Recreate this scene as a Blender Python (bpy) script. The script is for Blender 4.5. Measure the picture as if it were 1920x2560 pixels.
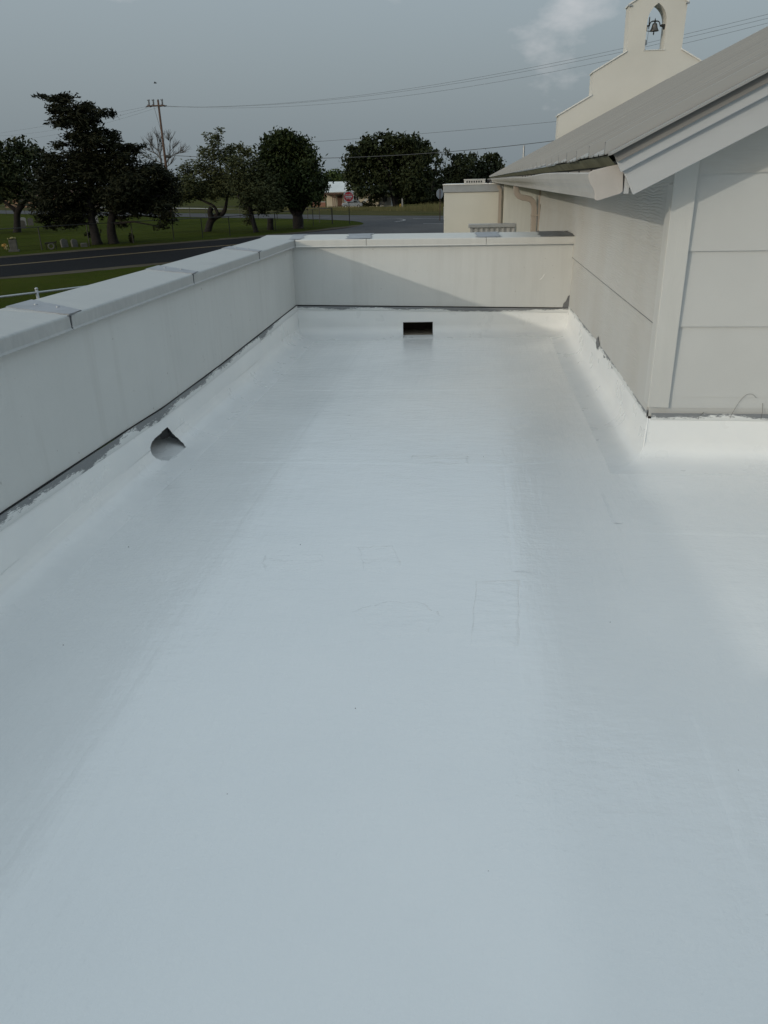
import bpy, bmesh, math, random
import numpy as np
from mathutils import Vector, Matrix
for o in list(bpy.data.objects): bpy.data.objects.remove(o)
scene = bpy.context.scene
COL = scene.collection
rad = math.radians

# ------------------------------------------------------------------ camera
cam_data = bpy.data.cameras.new('camera'); cam = bpy.data.objects.new('camera', cam_data); COL.objects.link(cam)
P_, Y_, R_ = rad(23.1), rad(6.75), rad(-1.3)
fw = Vector((-math.sin(Y_)*math.cos(P_), math.cos(Y_)*math.cos(P_), -math.sin(P_)))
rt = Vector((math.cos(Y_), math.sin(Y_), 0)); up = rt.cross(fw)
rx = math.cos(R_)*rt + math.sin(R_)*up; ux = math.cos(R_)*up - math.sin(R_)*rt
m3 = Matrix((rx, ux, -fw)).transposed()
cam.matrix_world = Matrix.Translation((0, 0, 1.5)) @ m3.to_4x4()
cam_data.sensor_fit = 'VERTICAL'; cam_data.sensor_height = 24; cam_data.lens = 24*1935/2560
cam_data.clip_start = 0.05; cam_data.clip_end = 6000
scene.camera = cam

# ------------------------------------------------------------------ sky, sun, exposure
SUN_EL = math.atan(.357/math.sqrt(2)); 
w = bpy.data.worlds.new('World'); scene.world = w; w.use_nodes = True
nt = w.node_tree; N = nt.nodes; L = nt.links; N.clear()
out = N.new('ShaderNodeOutputWorld'); bg = N.new('ShaderNodeBackground'); L.new(bg.outputs[0], out.inputs[0])
sky = N.new('ShaderNodeTexSky'); sky.sky_type = 'NISHITA'; sky.sun_disc = False
sky.sun_elevation = SUN_EL; sky.sun_rotation = rad(225); sky.air_density = 1.0; sky.dust_density = 9.0; sky.ozone_density = 1.0
hz = N.new('ShaderNodeMix'); hz.data_type = 'RGBA'; hz.inputs[0].default_value = .72          # thin overcast veil over the whole sky,
L.new(sky.outputs[0], hz.inputs[6])                                                            # brighter towards the zenith as overcast skies are
tc0 = N.new('ShaderNodeTexCoord'); sz = N.new('ShaderNodeSeparateXYZ'); L.new(tc0.outputs['Generated'], sz.inputs[0])
zm = N.new('ShaderNodeMath'); zm.operation = 'MAXIMUM'; zm.inputs[1].default_value = 0; L.new(sz.outputs[2], zm.inputs[0])
za = N.new('ShaderNodeMath'); za.operation = 'MULTIPLY_ADD'; za.inputs[1].default_value = 2.0; za.inputs[2].default_value = 1.0; L.new(zm.outputs[0], za.inputs[0])
vc = N.new('ShaderNodeVectorMath'); vc.operation = 'SCALE'; vc.inputs[0].default_value = (2.32, 2.76, 3.02); L.new(za.outputs[0], vc.inputs['Scale'])
L.new(vc.outputs[0], hz.inputs[7])
tc = N.new('ShaderNodeTexCoord')
CLOUD_OFF = (0, 0, 30.145)
cb = N.new('ShaderNodeMapping'); cb.inputs['Rotation'].default_value = (0, 0, rad(-4.5)); cb.inputs['Location'].default_value = CLOUD_OFF; cb.inputs['Scale'].default_value = (1, 1, 2.0)
L.new(tc.outputs['Generated'], cb.inputs[0])
n1 = N.new('ShaderNodeTexNoise'); n1.inputs['Scale'].default_value = 4.2; n1.inputs['Detail'].default_value = 7; n1.inputs['Roughness'].default_value = .55
L.new(cb.outputs[0], n1.inputs['Vector'])
cr = N.new('ShaderNodeValToRGB'); cr.color_ramp.elements[0].position = .585; cr.color_ramp.elements[1].position = .69
L.new(n1.outputs[0], cr.inputs[0])
cs = N.new('ShaderNodeMath'); cs.operation = 'MULTIPLY'; cs.inputs[1].default_value = .50; L.new(cr.outputs[0], cs.inputs[0])
cm = N.new('ShaderNodeMix'); cm.data_type = 'RGBA'; L.new(cs.outputs[0], cm.inputs[0]); L.new(hz.outputs[2], cm.inputs[6]); cm.inputs[7].default_value = (5.6, 5.6, 5.7, 1)
L.new(cm.outputs[2], bg.inputs[0]); bg.inputs[1].default_value = .10
sun_d = bpy.data.lights.new('sun', 'SUN'); sun = bpy.data.objects.new('sun', sun_d); COL.objects.link(sun)
sun_d.energy = .8; sun_d.angle = rad(.8); sun_d.color = (1.0, .93, .80)
sun.rotation_euler = Vector((1, 1, -.357)).to_track_quat('-Z', 'Y').to_euler()
sun.location = (-20, -20, 30)
vs = scene.view_settings; vs.view_transform = 'Standard'; vs.look = 'None'; vs.gamma = 1; vs.use_curve_mapping = False
vs.exposure = .25

# ------------------------------------------------------------------ material helpers
def nodes_of(name):
    m = bpy.data.materials.new(name); m.use_nodes = True
    t = m.node_tree; b = t.nodes['Principled BSDF']
    return m, t, b
def node(t, typ, **kw):
    n = t.nodes.new('ShaderNode'+typ)
    for k_, v in kw.items():
        if k_.startswith('in_'): n.inputs[k_[3:].replace('_', ' ')].default_value = v
        else: setattr(n, k_, v)
    return n
def noise(t, vec, scale, detail=4, rough=.55, stretch=None):
    if stretch:
        mp = node(t, 'Mapping'); mp.inputs['Scale'].default_value = stretch; t.links.new(vec, mp.inputs[0]); vec = mp.outputs[0]
    n = node(t, 'TexNoise'); n.inputs['Scale'].default_value = scale; n.inputs['Detail'].default_value = detail; n.inputs['Roughness'].default_value = rough
    t.links.new(vec, n.inputs['Vector']); return n.outputs[0]
def ramp(t, fac, *stops):
    r = node(t, 'ValToRGB'); e = r.color_ramp.elements
    while len(e) < len(stops): e.new(.5)
    for el, (p, c) in zip(e, stops):
        el.position = p; el.color = (c, c, c, 1) if isinstance(c, (int, float)) else (*c, 1)
    t.links.new(fac, r.inputs[0]); return r.outputs[0]
def math_(t, op, a, b):
    n = node(t, 'Math', operation=op)
    for i, v in enumerate((a, b)):
        if isinstance(v, (int, float)): n.inputs[i].default_value = v
        else: t.links.new(v, n.inputs[i])
    return n.outputs[0]
def mixc(t, fac, a, b):
    n = node(t, 'Mix', data_type='RGBA')
    for i, v in ((0, fac), (6, a), (7, b)):
        if isinstance(v, (int, float)): n.inputs[i].default_value = v
        elif isinstance(v, tuple): n.inputs[i].default_value = (*v, 1)
        else: t.links.new(v, n.inputs[i])
    return n.outputs[2]
def bump(t, b, hgt, dist, strength=1.0, prev=None):
    n = node(t, 'Bump'); n.inputs['Strength'].default_value = strength; n.inputs['Distance'].default_value = dist
    t.links.new(hgt, n.inputs['Height'])
    if prev: t.links.new(prev, n.inputs['Normal'])
    t.links.new(n.outputs[0], b.inputs['Normal']); return n.outputs[0]
def plain(name, col, rough=.6, var=.15, vscale=3, bscale=60, bdist=.001, metal=0, spec=.5, stretch=None, col2=None, world=True):
    """painted or raw surface: base colour with uneven weathering, fine relief"""
    m, t, b = nodes_of(name)
    if world: vec = node(t, 'NewGeometry').outputs['Position']
    else: vec = node(t, 'TexCoord').outputs['Object']
    a = tuple(c*(1-var) for c in col); c2 = col2 or tuple(min(1, c*(1+var)) for c in col)
    f = ramp(t, noise(t, vec, vscale, 6, .6, stretch), (.3, 0.), (.7, 1.))
    t.links.new(mixc(t, f, a, c2), b.inputs['Base Color'])
    t.links.new(ramp(t, noise(t, vec, vscale*2.3, 3), (.3, max(0, rough-.08)), (.7, min(1, rough+.08))), b.inputs['Roughness'])
    b.inputs['Metallic'].default_value = metal; b.inputs['Specular IOR Level'].default_value = spec
    if bdist: bump(t, b, noise(t, vec, bscale, 3, .6, stretch), bdist)
    return m
M = {}

# white roof coating: glossy, slightly rippled
m, t, b = nodes_of('white roof coating'); M['membrane'] = m
pos = node(t, 'NewGeometry').outputs['Position']
f = ramp(t, noise(t, pos, 1.3, 5), (.3, 0.), (.7, 1.))
sx_ = node(t, 'SeparateXYZ'); t.links.new(pos, sx_.inputs[0])
wob = math_(t, 'MULTIPLY', math_(t, 'SUBTRACT', noise(t, pos, 1.6, 5, .6), .5), .22)      # wavering edge for a paler band down the middle
xw = math_(t, 'ADD', sx_.outputs[0], wob)
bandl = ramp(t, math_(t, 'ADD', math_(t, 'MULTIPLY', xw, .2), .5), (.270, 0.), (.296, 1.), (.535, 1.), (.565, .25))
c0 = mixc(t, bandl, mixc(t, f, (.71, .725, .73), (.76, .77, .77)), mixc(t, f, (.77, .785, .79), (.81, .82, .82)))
dirt = ramp(t, noise(t, pos, 5.5, 8, .7), (.60, 0.), (.80, .22))
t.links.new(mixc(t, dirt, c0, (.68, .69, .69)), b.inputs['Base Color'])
t.links.new(ramp(t, noise(t, pos, 2.2, 5, .6), (.3, .06), (.72, .24)), b.inputs['Roughness'])
b.inputs['Specular IOR Level'].default_value = .55
h1 = noise(t, pos, 55, 3, .6)
h2 = noise(t, pos, 8, 4, .55, (1.0, 2.2, 1))
h3 = noise(t, pos, 1.1, 2, .5)
msk = ramp(t, noise(t, pos, .9, 3), (.46, .30), (.62, 1.))
h4 = noise(t, pos, 3.2, 6, .62, (4.5, .5, 1))      # roller laps running along the roof
n_ = bump(t, b, h3, .03, .6)
n_ = bump(t, b, h2, .005, .7, n_)
n_ = bump(t, b, h4, .006, .5, n_)
hm = math_(t, 'MULTIPLY', h1, msk)
n_ = bump(t, b, hm, .0032, .7, n_)

M['membrane_patch'] = M['membrane'].copy(); M['membrane_patch'].name = 'white roof coating over a patch'
for nd in M['membrane_patch'].node_tree.nodes:
    if nd.type == 'BUMP' and abs(nd.inputs['Distance'].default_value-.005) < 1e-6: nd.inputs['Distance'].default_value = .011

# flashing upturn: same coating, duller and lumpier
m, t, b = nodes_of('white flashing coating'); M['flashing'] = m
pos = node(t, 'NewGeometry').outputs['Position']
f = ramp(t, noise(t, pos, 2.6, 6), (.3, 0.), (.7, 1.))
fz = node(t, 'SeparateXYZ'); t.links.new(pos, fz.inputs[0])
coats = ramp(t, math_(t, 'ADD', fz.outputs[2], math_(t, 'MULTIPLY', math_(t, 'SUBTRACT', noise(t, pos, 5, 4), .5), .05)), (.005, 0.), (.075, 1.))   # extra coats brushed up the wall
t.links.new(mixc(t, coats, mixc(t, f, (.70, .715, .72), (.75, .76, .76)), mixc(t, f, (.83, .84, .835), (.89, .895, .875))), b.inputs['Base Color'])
t.links.new(ramp(t, noise(t, pos, 4, 4), (.3, .22), (.7, .42)), b.inputs['Roughness'])
n_ = bump(t, b, noise(t, pos, 4.0, 4, .5), .012, .6)
n_ = bump(t, b, noise(t, pos, 45, 4, .6), .0016, .5, n_)

# strip along the top of the upturn: patchy white over grey sealant (uv: x metres along, y 0..1 up)
def strip_mat(name, lo, hi, bias=0.):
    m, t, b = nodes_of(name)
    uv = node(t, 'UVMap').outputs[0]
    s = node(t, 'SeparateXYZ'); t.links.new(uv, s.inputs[0])
    big = noise(t, uv, .85, 4, .65, (1, .15, 1)); fine = noise(t, uv, 22, 6, .75, (1, .30, 1))
    v = math_(t, 'ADD', math_(t, 'MULTIPLY', big, 1.15), math_(t, 'MULTIPLY', fine, .45))
    v = math_(t, 'ADD', v, math_(t, 'MULTIPLY', s.outputs[1], .22))
    if bias: v = math_(t, 'ADD', v, math_(t, 'MULTIPLY', math_(t, 'SUBTRACT', 4.6, s.outputs[0]), bias))
    k_ = ramp(t, v, (lo, 0.), (hi, 1.))
    g = mixc(t, noise(t, uv, 30, 3), (.13, .14, .145), (.27, .28, .29))
    t.links.new(mixc(t, k_, (.72, .73, .72), g), b.inputs['Base Color'])
    b.inputs['Roughness'].default_value = .55
    bump(t, b, v, .004, .8)
    return m
M['strip'] = strip_mat('white coating worn to grey sealant', .90, .93, .035)
M['strip_front'] = strip_mat('ragged grey sealant edge', .86, .90)
M['strip_far'] = strip_mat('white coating over grey sealant at the far wall', .92, .95)

m, t, b = nodes_of('pale grey painted panel'); M['stucco'] = m
pos = node(t, 'NewGeometry').outputs['Position']
f = ramp(t, noise(t, pos, 1.3, 6, .6), (.3, 0.), (.7, 1.))
c0 = mixc(t, f, (.55, .56, .545), (.60, .607, .59))
stk = ramp(t, noise(t, pos, 3.5, 6, .7, (2.2, 2.2, .16)), (.52, 0.), (.78, .5))            # drip streaks
c1 = mixc(t, stk, c0, (.47, .47, .45))
spk = ramp(t, noise(t, pos, 26, 2, .5), (.745, 0.), (.775, .7))                           # specks and scuffs
t.links.new(mixc(t, spk, c1, (.33, .32, .30)), b.inputs['Base Color'])
b.inputs['Roughness'].default_value = .75
n_ = bump(t, b, noise(t, pos, 9, 4, .6), .004, .4)
n_ = bump(t, b, noise(t, pos, 120, 3, .6), .0022, .7, n_)
M['siding'] = plain('pale grey lap siding paint', (.535, .54, .525), .62, .05, 1.2, 90, .0006)
# embossed wood-grain fibre boards on the side wall
m, t, b = nodes_of('pale grey wood grain siding'); M['siding_grain'] = m
pos = node(t, 'NewGeometry').outputs['Position']
st = ramp(t, noise(t, pos, 1.1, 5, .6), (.35, 0.), (.75, 1.))
t.links.new(mixc(t, st, (.53, .53, .51), (.47, .45, .41)), b.inputs['Base Color']); b.inputs['Roughness'].default_value = .6
wv = node(t, 'TexWave', wave_type='BANDS', bands_direction='Z', in_Scale=11., in_Distortion=9., in_Detail=3., in_Detail_Scale=1.2)
mp = node(t, 'Mapping'); mp.inputs['Scale'].default_value = (.35, .35, 1.6); t.links.new(pos, mp.inputs[0]); t.links.new(mp.outputs[0], wv.inputs['Vector'])
gm = ramp(t, noise(t, pos, 1.4, 2), (.45, .15), (.6, 1.))
bump(t, b, math_(t, 'MULTIPLY', wv.outputs[1], gm), .0025, .6)
M['trim'] = plain('grey painted trim board', (.54, .54, .515), .55, .04, 2, 40, .0008, stretch=(6, 6, .6))
M['fascia'] = plain('grey painted fascia', (.45, .46, .465), .5, .04, 1.5, 60, .0006, stretch=(.6, 6, 6))
M['drip'] = plain('taupe metal rake trim', (.19, .182, .17), .45, .06, 2, 40, .0004)
m, t, b = nodes_of('grey painted roof metal'); M['roofmetal'] = m
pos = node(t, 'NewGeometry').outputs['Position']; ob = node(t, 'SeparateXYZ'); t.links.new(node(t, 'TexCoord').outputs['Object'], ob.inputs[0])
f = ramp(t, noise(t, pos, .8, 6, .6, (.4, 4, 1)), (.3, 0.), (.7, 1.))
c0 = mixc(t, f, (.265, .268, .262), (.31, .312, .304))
rib_shade = ramp(t, math_(t, 'ADD', ob.outputs[1], math_(t, 'MULTIPLY', math_(t, 'SUBTRACT', noise(t, pos, 3, 5), .5), .03)), (.0, 0.), (.016, 0.), (.026, .75), (.075, .45), (.14, 0.), (.45, 0.), (.525, .5), (.56, .5), (.60, 0.))   # rib shading painted into the colour, darker along both sides of each rib
t.links.new(mixc(t, rib_shade, c0, (.125, .125, .115)), b.inputs['Base Color'])
b.inputs['Roughness'].default_value = .42
bump(t, b, noise(t, pos, 12, 3, .5, (.3, 2, 1)), .002, .4)
M['gutter'] = plain('grey painted gutter', (.42, .41, .39), .45, .07, 1.4, 30, .0006)
M['gutter_cap'] = plain('beige gutter end cap', (.45, .42, .39), .5, .05, 12, 60, .0005)
M['olive'] = plain('mossy eave flashing', (.20, .205, .14), .8, .3, 5, 50, .002)
M['dark'] = plain('dark gap', (.02, .02, .02), .8, .1, 3, 40, 0)
M['pipe'] = plain('beige brown downspout', (.34, .30, .265), .5, .06, 2, 40, .0005)
M['cream'] = plain('cream stucco', (.55, .55, .505), .8, .05, .7, 60, .003)
M['cream2'] = plain('grey cream stucco', (.50, .49, .44), .8, .08, .6, 60, .003)
M['belfry'] = plain('warm white stucco', (.61, .605, .565), .8, .05, .5, 30, .004)
M['cap'] = plain('white coping metal', (.74, .74, .72), .45, .05, 2, 30, .0005)
M['greymetal'] = plain('grey galvanised metal', (.36, .38, .40), .42, .08, 4, 40, .0005, metal=.4)
M['iron'] = plain('dark cast iron', (.035, .034, .033), .5, .3, 20, 60, .002, metal=.5)
M['bronze'] = plain('dull grey bronze', (.11, .105, .10), .45, .2, 8, 50, .001, metal=.6)

# brushed, weathered coping metal
m, t, b = nodes_of('brushed pale coping'); M['coping'] = m
pos = node(t, 'NewGeometry').outputs['Position']
f = ramp(t, noise(t, pos, 9, 6, .65, (.35, 3.5, 1)), (.32, 0.), (.7, 1.))
c0 = mixc(t, f, (.34, .35, .35), (.43, .44, .43))
st = ramp(t, noise(t, pos, 1.7, 6, .7), (.56, 0.), (.74, .45))
t.links.new(mixc(t, st, c0, (.27, .28, .29)), b.inputs['Base Color'])
t.links.new(ramp(t, f, (0, .38), (1, .6)), b.inputs['Roughness'])
bump(t, b, noise(t, pos, 40, 4, .6, (.3, 2.5, 1)), .0012, .6)
M['sealant'] = plain('blue grey sealant', (.27, .285, .31), .55, .14, 6, 40, .002)
M['greypatch'] = plain('dark grey sealant', (.15, .155, .16), .6, .25, 14, 60, .003)
M['tan_wood'] = plain('raw tan sheathing', (.30, .26, .21), .8, .2, 9, 50, .002)
M['brown_dark'] = plain('dark brown timber', (.045, .03, .022), .85, .2, 9, 50, .002)

# ground
m, t, b = nodes_of('mown grass'); M['grass'] = m
pos = node(t, 'NewGeometry').outputs['Position']
sp = node(t, 'SeparateXYZ'); t.links.new(pos, sp.inputs[0])
dd = math_(t, 'ADD', sp.outputs[1], math_(t, 'MULTIPLY', sp.outputs[0], .72))
dry = ramp(t, math_(t, 'DIVIDE', dd, 200.), (.452, 0.), (.462, 1.), (.60, 1.), (.72, .45))
n1_ = noise(t, pos, .16, 6, .65); n2_ = noise(t, pos, 2.2, 5, .7); n3_ = noise(t, pos, 14, 3, .7)
g1 = mixc(t, ramp(t, n1_, (.3, 0.), (.7, 1.)), (.026, .042, .003), (.052, .068, .008))
g2 = mixc(t, ramp(t, n2_, (.35, 0.), (.7, .8)), g1, (.046, .048, .012))
g3 = mixc(t, ramp(t, n3_, (.4, 0.), (.75, .55)), g2, (.011, .018, .003))
d1 = mixc(t, ramp(t, n2_, (.3, 0.), (.7, 1.)), (.055, .053, .022), (.085, .076, .036))
d2 = mixc(t, ramp(t, n1_, (.45, 0.), (.65, .6)), d1, (.03, .04, .01))
t.links.new(mixc(t, dry, g3, d2), b.inputs['Base Color']); b.inputs['Roughness'].default_value = 1; b.inputs['Specular IOR Level'].default_value = .02
bump(t, b, math_(t, 'ADD', n2_, n3_), .12, .7)
def asphalt(name, a, c2, tan=.0):
    m, t, b = nodes_of(name)
    pos = node(t, 'NewGeometry').outputs['Position']
    f = ramp(t, noise(t, pos, .22, 7, .65), (.3, 0.), (.7, 1.))
    c0 = mixc(t, f, a, c2)
    c1 = mixc(t, ramp(t, noise(t, pos, 3.2, 6, .75), (.5, 0.), (.8, .5)), c0, tuple(x*1.5 for x in c2))
    t.links.new(c1, b.inputs['Base Color']); b.inputs['Roughness'].default_value = .9; b.inputs['Specular IOR Level'].default_value = .06
    bump(t, b, noise(t, pos, 45, 3, .7), .01, .6)
    return m
M['asphalt_dark'] = asphalt('dark asphalt', (.006, .0065, .008), (.010, .0105, .012))
M['asphalt_grey'] = asphalt('worn grey asphalt', (.055, .056, .060), (.085, .085, .088))
M['shoulder'] = asphalt('dusty road shoulder', (.045, .038, .026), (.075, .066, .048))
M['pale_gravel'] = asphalt('pale gravel', (.26, .245, .22), (.34, .32, .29))
M['paint_yellow'] = plain('worn yellow road paint', (.30, .20, .07), .7, .25, 2, 20, 0, col2=(.16, .12, .06))
M['paint_white'] = plain('worn white road paint', (.19, .19, .19), .7, .2, 2, 20, 0)
def leafmat(name, a, c2):
    m, t, b = nodes_of(name)
    g = node(t, 'NewGeometry')
    f = ramp(t, noise(t, g.outputs['Position'], .55, 3), (.3, 0.), (.7, 1.))
    ff = math_(t, 'ADD', math_(t, 'MULTIPLY', f, .6), math_(t, 'MULTIPLY', g.outputs['Random Per Island'], .4))
    t.links.new(mixc(t, ff, a, c2), b.inputs['Base Color']); b.inputs['Roughness'].default_value = .75; b.inputs['Specular IOR Level'].default_value = .2
    return m
M['leaf_cedar'] = leafmat('dark cedar foliage', (.007, .009, .003), (.018, .021, .007))
M['leaf_oak'] = leafmat('oak leaves', (.013, .019, .007), (.032, .042, .014))
M['leaf_round'] = leafmat('deep green juniper foliage', (.010, .018, .005), (.032, .046, .011))
M['leaf_mesq'] = leafmat('olive mesquite leaves', (.032, .040, .015), (.066, .074, .030))
M['leaf_far'] = leafmat('far tree leaves', (.011, .016, .007), (.027, .036, .013))
M['leaf_green'] = leafmat('fresh green leaves', (.03, .05, .015), (.06, .085, .025))
M['weed'] = leafmat('dry weeds', (.06, .065, .025), (.14, .13, .06))
M['bark'] = plain('dark bark', (.009, .007, .006), .9, .35, 4, 14, .03, stretch=(3, 3, .6))
M['bark_grey'] = plain('grey dead bark', (.10, .095, .09), .9, .25, 4, 14, .02, stretch=(3, 3, .6))
M['polewood'] = plain('weathered brown pole wood', (.085, .050, .035), .85, .3, 2, 12, .01, stretch=(4, 4, .4))
M['wire'] = plain('grey cable', (.07, .075, .08), .6, .1, 3, 10, 0)
M['ceramic'] = plain('grey porcelain insulator', (.16, .16, .165), .35, .15, 9, 20, 0)
M['stone'] = plain('weathered headstone granite', (.075, .073, .064), .75, .25, 4, 30, .006)
M['stone_white'] = plain('white marble headstone', (.22, .22, .215), .6, .12, 4, 30, .004)
M['housewall'] = plain('pale cream house siding', (.56, .51, .40), .7, .06, .6, 20, .002)
M['whitewall'] = plain('white painted wall', (.55, .56, .55), .7, .08, .6, 20, .002)
M['houseroof'] = plain('pale galvanised roof', (.55, .58, .58), .4, .08, .5, 20, .002, metal=.2)
M['brick'] = plain('red brown brick', (.27, .13, .09), .85, .25, 6, 20, .004)
M['brown'] = plain('brown painted timber', (.11, .055, .035), .7, .2, 4, 20, .002)
M['glass'] = plain('dark window glass', (.025, .03, .035), .12, .1, 3, 10, 0)
M['carpaint'] = plain('silver blue car paint', (.33, .36, .40), .3, .03, 3, 10, 0, metal=.5)
M['tyre'] = plain('black tyre rubber', (.02, .02, .02), .8, .1, 9, 20, 0)
M['sign_red'] = plain('red sign sheeting', (.55, .018, .028), .45, .06, 2, 20, 0)
M['sign_white'] = plain('white sign sheeting', (.56, .56, .56), .45, .04, 2, 20, 0)
M['sign_yellow'] = plain('yellow sign sheeting', (.72, .66, .02), .45, .05, 2, 20, 0)
M['flower'] = plain('pale yellow flowers', (.30, .27, .13), .8, .2, 12, 20, 0)
M['orange'] = plain('orange yellow paint', (.34, .20, .04), .6, .1, 4, 20, 0)
M['tanwall'] = plain('tan brick wall', (.20, .13, .08), .8, .2, .8, 20, 0)
M['twig'] = plain('dry dark twig', (.12, .11, .10), .9, .2, 20, 20, 0)

# ------------------------------------------------------------------ mesh helpers
class MB:
    def __init__(s): s.v = []; s.f = []; s.uv = None
    def add(s, vs_, fs): 
        n = len(s.v); s.v += [tuple(map(float, p)) for p in vs_]; s.f += [tuple(i+n for i in f_) for f_ in fs]; return s
    def box(s, x0, x1, y0, y1, z0, z1):
        return s.add([(x0, y0, z0), (x1, y0, z0), (x1, y1, z0), (x0, y1, z0), (x0, y0, z1), (x1, y0, z1), (x1, y1, z1), (x0, y1, z1)],
                     [(0, 3, 2, 1), (4, 5, 6, 7), (0, 1, 5, 4), (1, 2, 6, 5), (2, 3, 7, 6), (3, 0, 4, 7)])
    def prism(s, poly, axis, lo, hi):
        """closed polygon of (a, b) extruded along axis: 'y' -> (x,z), 'x' -> (y,z), 'z' -> (x,y)"""
        n = len(poly)
        def pt(a, b_, c): return (a, c, b_) if axis == 'y' else ((c, a, b_) if axis == 'x' else (a, b_, c))
        vs_ = [pt(a, b_, lo) for a, b_ in poly]+[pt(a, b_, hi) for a, b_ in poly]
        fs = [tuple(range(n)), tuple(range(2*n-1, n-1, -1))]+[(i, i+n, (i+1) % n+n, (i+1) % n) for i in range(n)]
        return s.add(vs_, fs)
    def tube(s, path, radii, n=8, cap=True):
        path = [Vector(p) for p in path]; rings = []
        if isinstance(radii, (int, float)): radii = [radii]*len(path)
        prev = None; vs_ = []
        for i, p in enumerate(path):
            d = (path[min(i+1, len(path)-1)]-path[max(i-1, 0)]).normalized()
            if prev is None: a = d.orthogonal().normalized()
            else: a = (prev-d*prev.dot(d)); a = a.normalized() if a.length > 1e-6 else d.orthogonal().normalized()
            prev = a; c = d.cross(a)
            for k_ in range(n):
                an = 2*math.pi*k_/n; vs_.append(p+(a*math.cos(an)+c*math.sin(an))*radii[i])
        fs = []
        for i in range(len(path)-1):
            for k_ in range(n): fs.append((i*n+k_, i*n+(k_+1) % n, (i+1)*n+(k_+1) % n, (i+1)*n+k_))
        if cap: fs += [tuple(range(n-1, -1, -1)), tuple((len(path)-1)*n+k_ for k_ in range(n))]
        return s.add(vs_, fs)
    def sweep(s, prof, path_fn, us):
        """prof: open list of points given by path_fn(u, profile_point)"""
        n = len(prof); vs_ = []; fs = []
        for u in us: vs_ += [path_fn(u, p) for p in prof]
        for i in range(len(us)-1):
            for j in range(n-1): fs.append((i*n+j, i*n+j+1, (i+1)*n+j+1, (i+1)*n+j))
        return s.add(vs_, fs)
    def lathe(s, prof, cx_, cy_, n=20):
        vs_ = []; fs = []
        for r_, z in prof:
            for k_ in range(n):
                an = 2*math.pi*k_/n; vs_.append((cx_+r_*math.cos(an), cy_+r_*math.sin(an), z))
        for i in range(len(prof)-1):
            for k_ in range(n): fs.append((i*n+k_, i*n+(k_+1) % n, (i+1)*n+(k_+1) % n, (i+1)*n+k_))
        return s.add(vs_, fs)
    def mesh(s, name):
        me = bpy.data.meshes.new(name); me.from_pydata(s.v, [], s.f); me.validate(); me.update()
        bm = bmesh.new(); bm.from_mesh(me); bmesh.ops.recalc_face_normals(bm, faces=bm.faces); bm.to_mesh(me); bm.free()
        return me
    def build(s, name, mat, parent=None, smooth=False, bevel=0, loc=None):
        me = s.mesh(name)
        me.materials.append(M[mat] if isinstance(mat, str) else mat)
        o = bpy.data.objects.new(name, me); COL.objects.link(o)
        if smooth:
            for p in me.polygons: p.use_smooth = True
        if bevel:
            bv = o.modifiers.new('bevel', 'BEVEL'); bv.width = bevel; bv.segments = 2; bv.limit_method = 'ANGLE'; bv.angle_limit = rad(40)
        if loc is not None: o.location = loc
        if parent is not None: o.parent = parent
        return o
def tag(o, label=None, cat=None, group=None, kind=None):
    for k_, v in (('label', label), ('category', cat), ('group', group), ('kind', kind)):
        if v: o[k_] = v
    return o
def empty(name, loc=(0, 0, 0), rz=0, label=None, cat=None, group=None):
    o = bpy.data.objects.new(name, None); COL.objects.link(o); o.empty_display_size = .2
    o.location = loc; o.rotation_euler = (0, 0, rz); tag(o, label, cat, group); return o
def dup(src, parent, loc=None, rot=None):
    c = src.copy(); COL.objects.link(c); c.parent = parent
    if loc is not None: c.location = loc
    if rot is not None: c.rotation_euler = rot
    return c
def lerp_tab(tab, u):
    if u <= tab[0][0]: return tab[0][1]
    for (a, va), (b_, vb) in zip(tab, tab[1:]):
        if u <= b_: return va+(vb-va)*(u-a)/(b_-a)
    return tab[-1][1]
def uv_strip(o, us_vs):
    me = o.data; uvl = me.uv_layers.new(name='UVMap')
    for lp in me.loops: uvl.data[lp.index].uv = us_vs[lp.vertex_index]
rng = random.Random(7)

# ------------------------------------------------------------------ ground and roads
G = -2.2
def gz(x, y):
    d = y+.72*x; t_ = min(1, max(0, (d-95)/45)); return G-1.0*t_*t_*(3-2*t_)
xs = [-3000, -1500, -700, -400, -260]+list(np.arange(-200, 121, 5.0))+[180, 300, 600, 1500, 3000]
ys = [-3000, -1000, -300, -100, -40]+list(np.arange(-10, 301, 5.0))+[340, 400, 500, 800, 1500, 3500]
g = MB(); nx = len(xs)
g.v = [(float(x), float(y), gz(x, y)) for y in ys for x in xs]
g.f = [(j*nx+i, j*nx+i+1, (j+1)*nx+i+1, (j+1)*nx+i) for j in range(len(ys)-1) for i in range(nx-1)]
tag(g.build('ground', 'grass', smooth=True), kind='structure')
def ragged(pts, step=1.2, amp=.12, seed=1):
    """points along a polyline with a slightly uneven edge"""
    r = random.Random(seed); o = []
    for (a, b_) in zip(pts, pts[1:]):
        a = Vector(a); b_ = Vector(b_); n = max(1, int((b_-a).length/step)); d = (b_-a).normalized(); nn = Vector((-d.y, d.x))
        for i in range(n): o.append(tuple(a+(b_-a)*i/n+nn*r.uniform(-amp, amp)))
    return o+[tuple(pts[-1])]
def smooth_line(pts, n=8):
    o = []
    P = [Vector(p) for p in pts]; P = [P[0]*2-P[1]]+P+[P[-1]*2-P[-2]]
    for i in range(1, len(P)-2):
        for k_ in range(n):
            u = k_/n; p0, p1, p2, p3 = P[i-1:i+3]
            o.append(tuple(.5*((2*p1)+(-p0+p2)*u+(2*p0-5*p1+4*p2-p3)*u*u+(-p0+3*p1-3*p2+p3)*u**3)))
    return o+[tuple(P[-2])]
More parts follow.
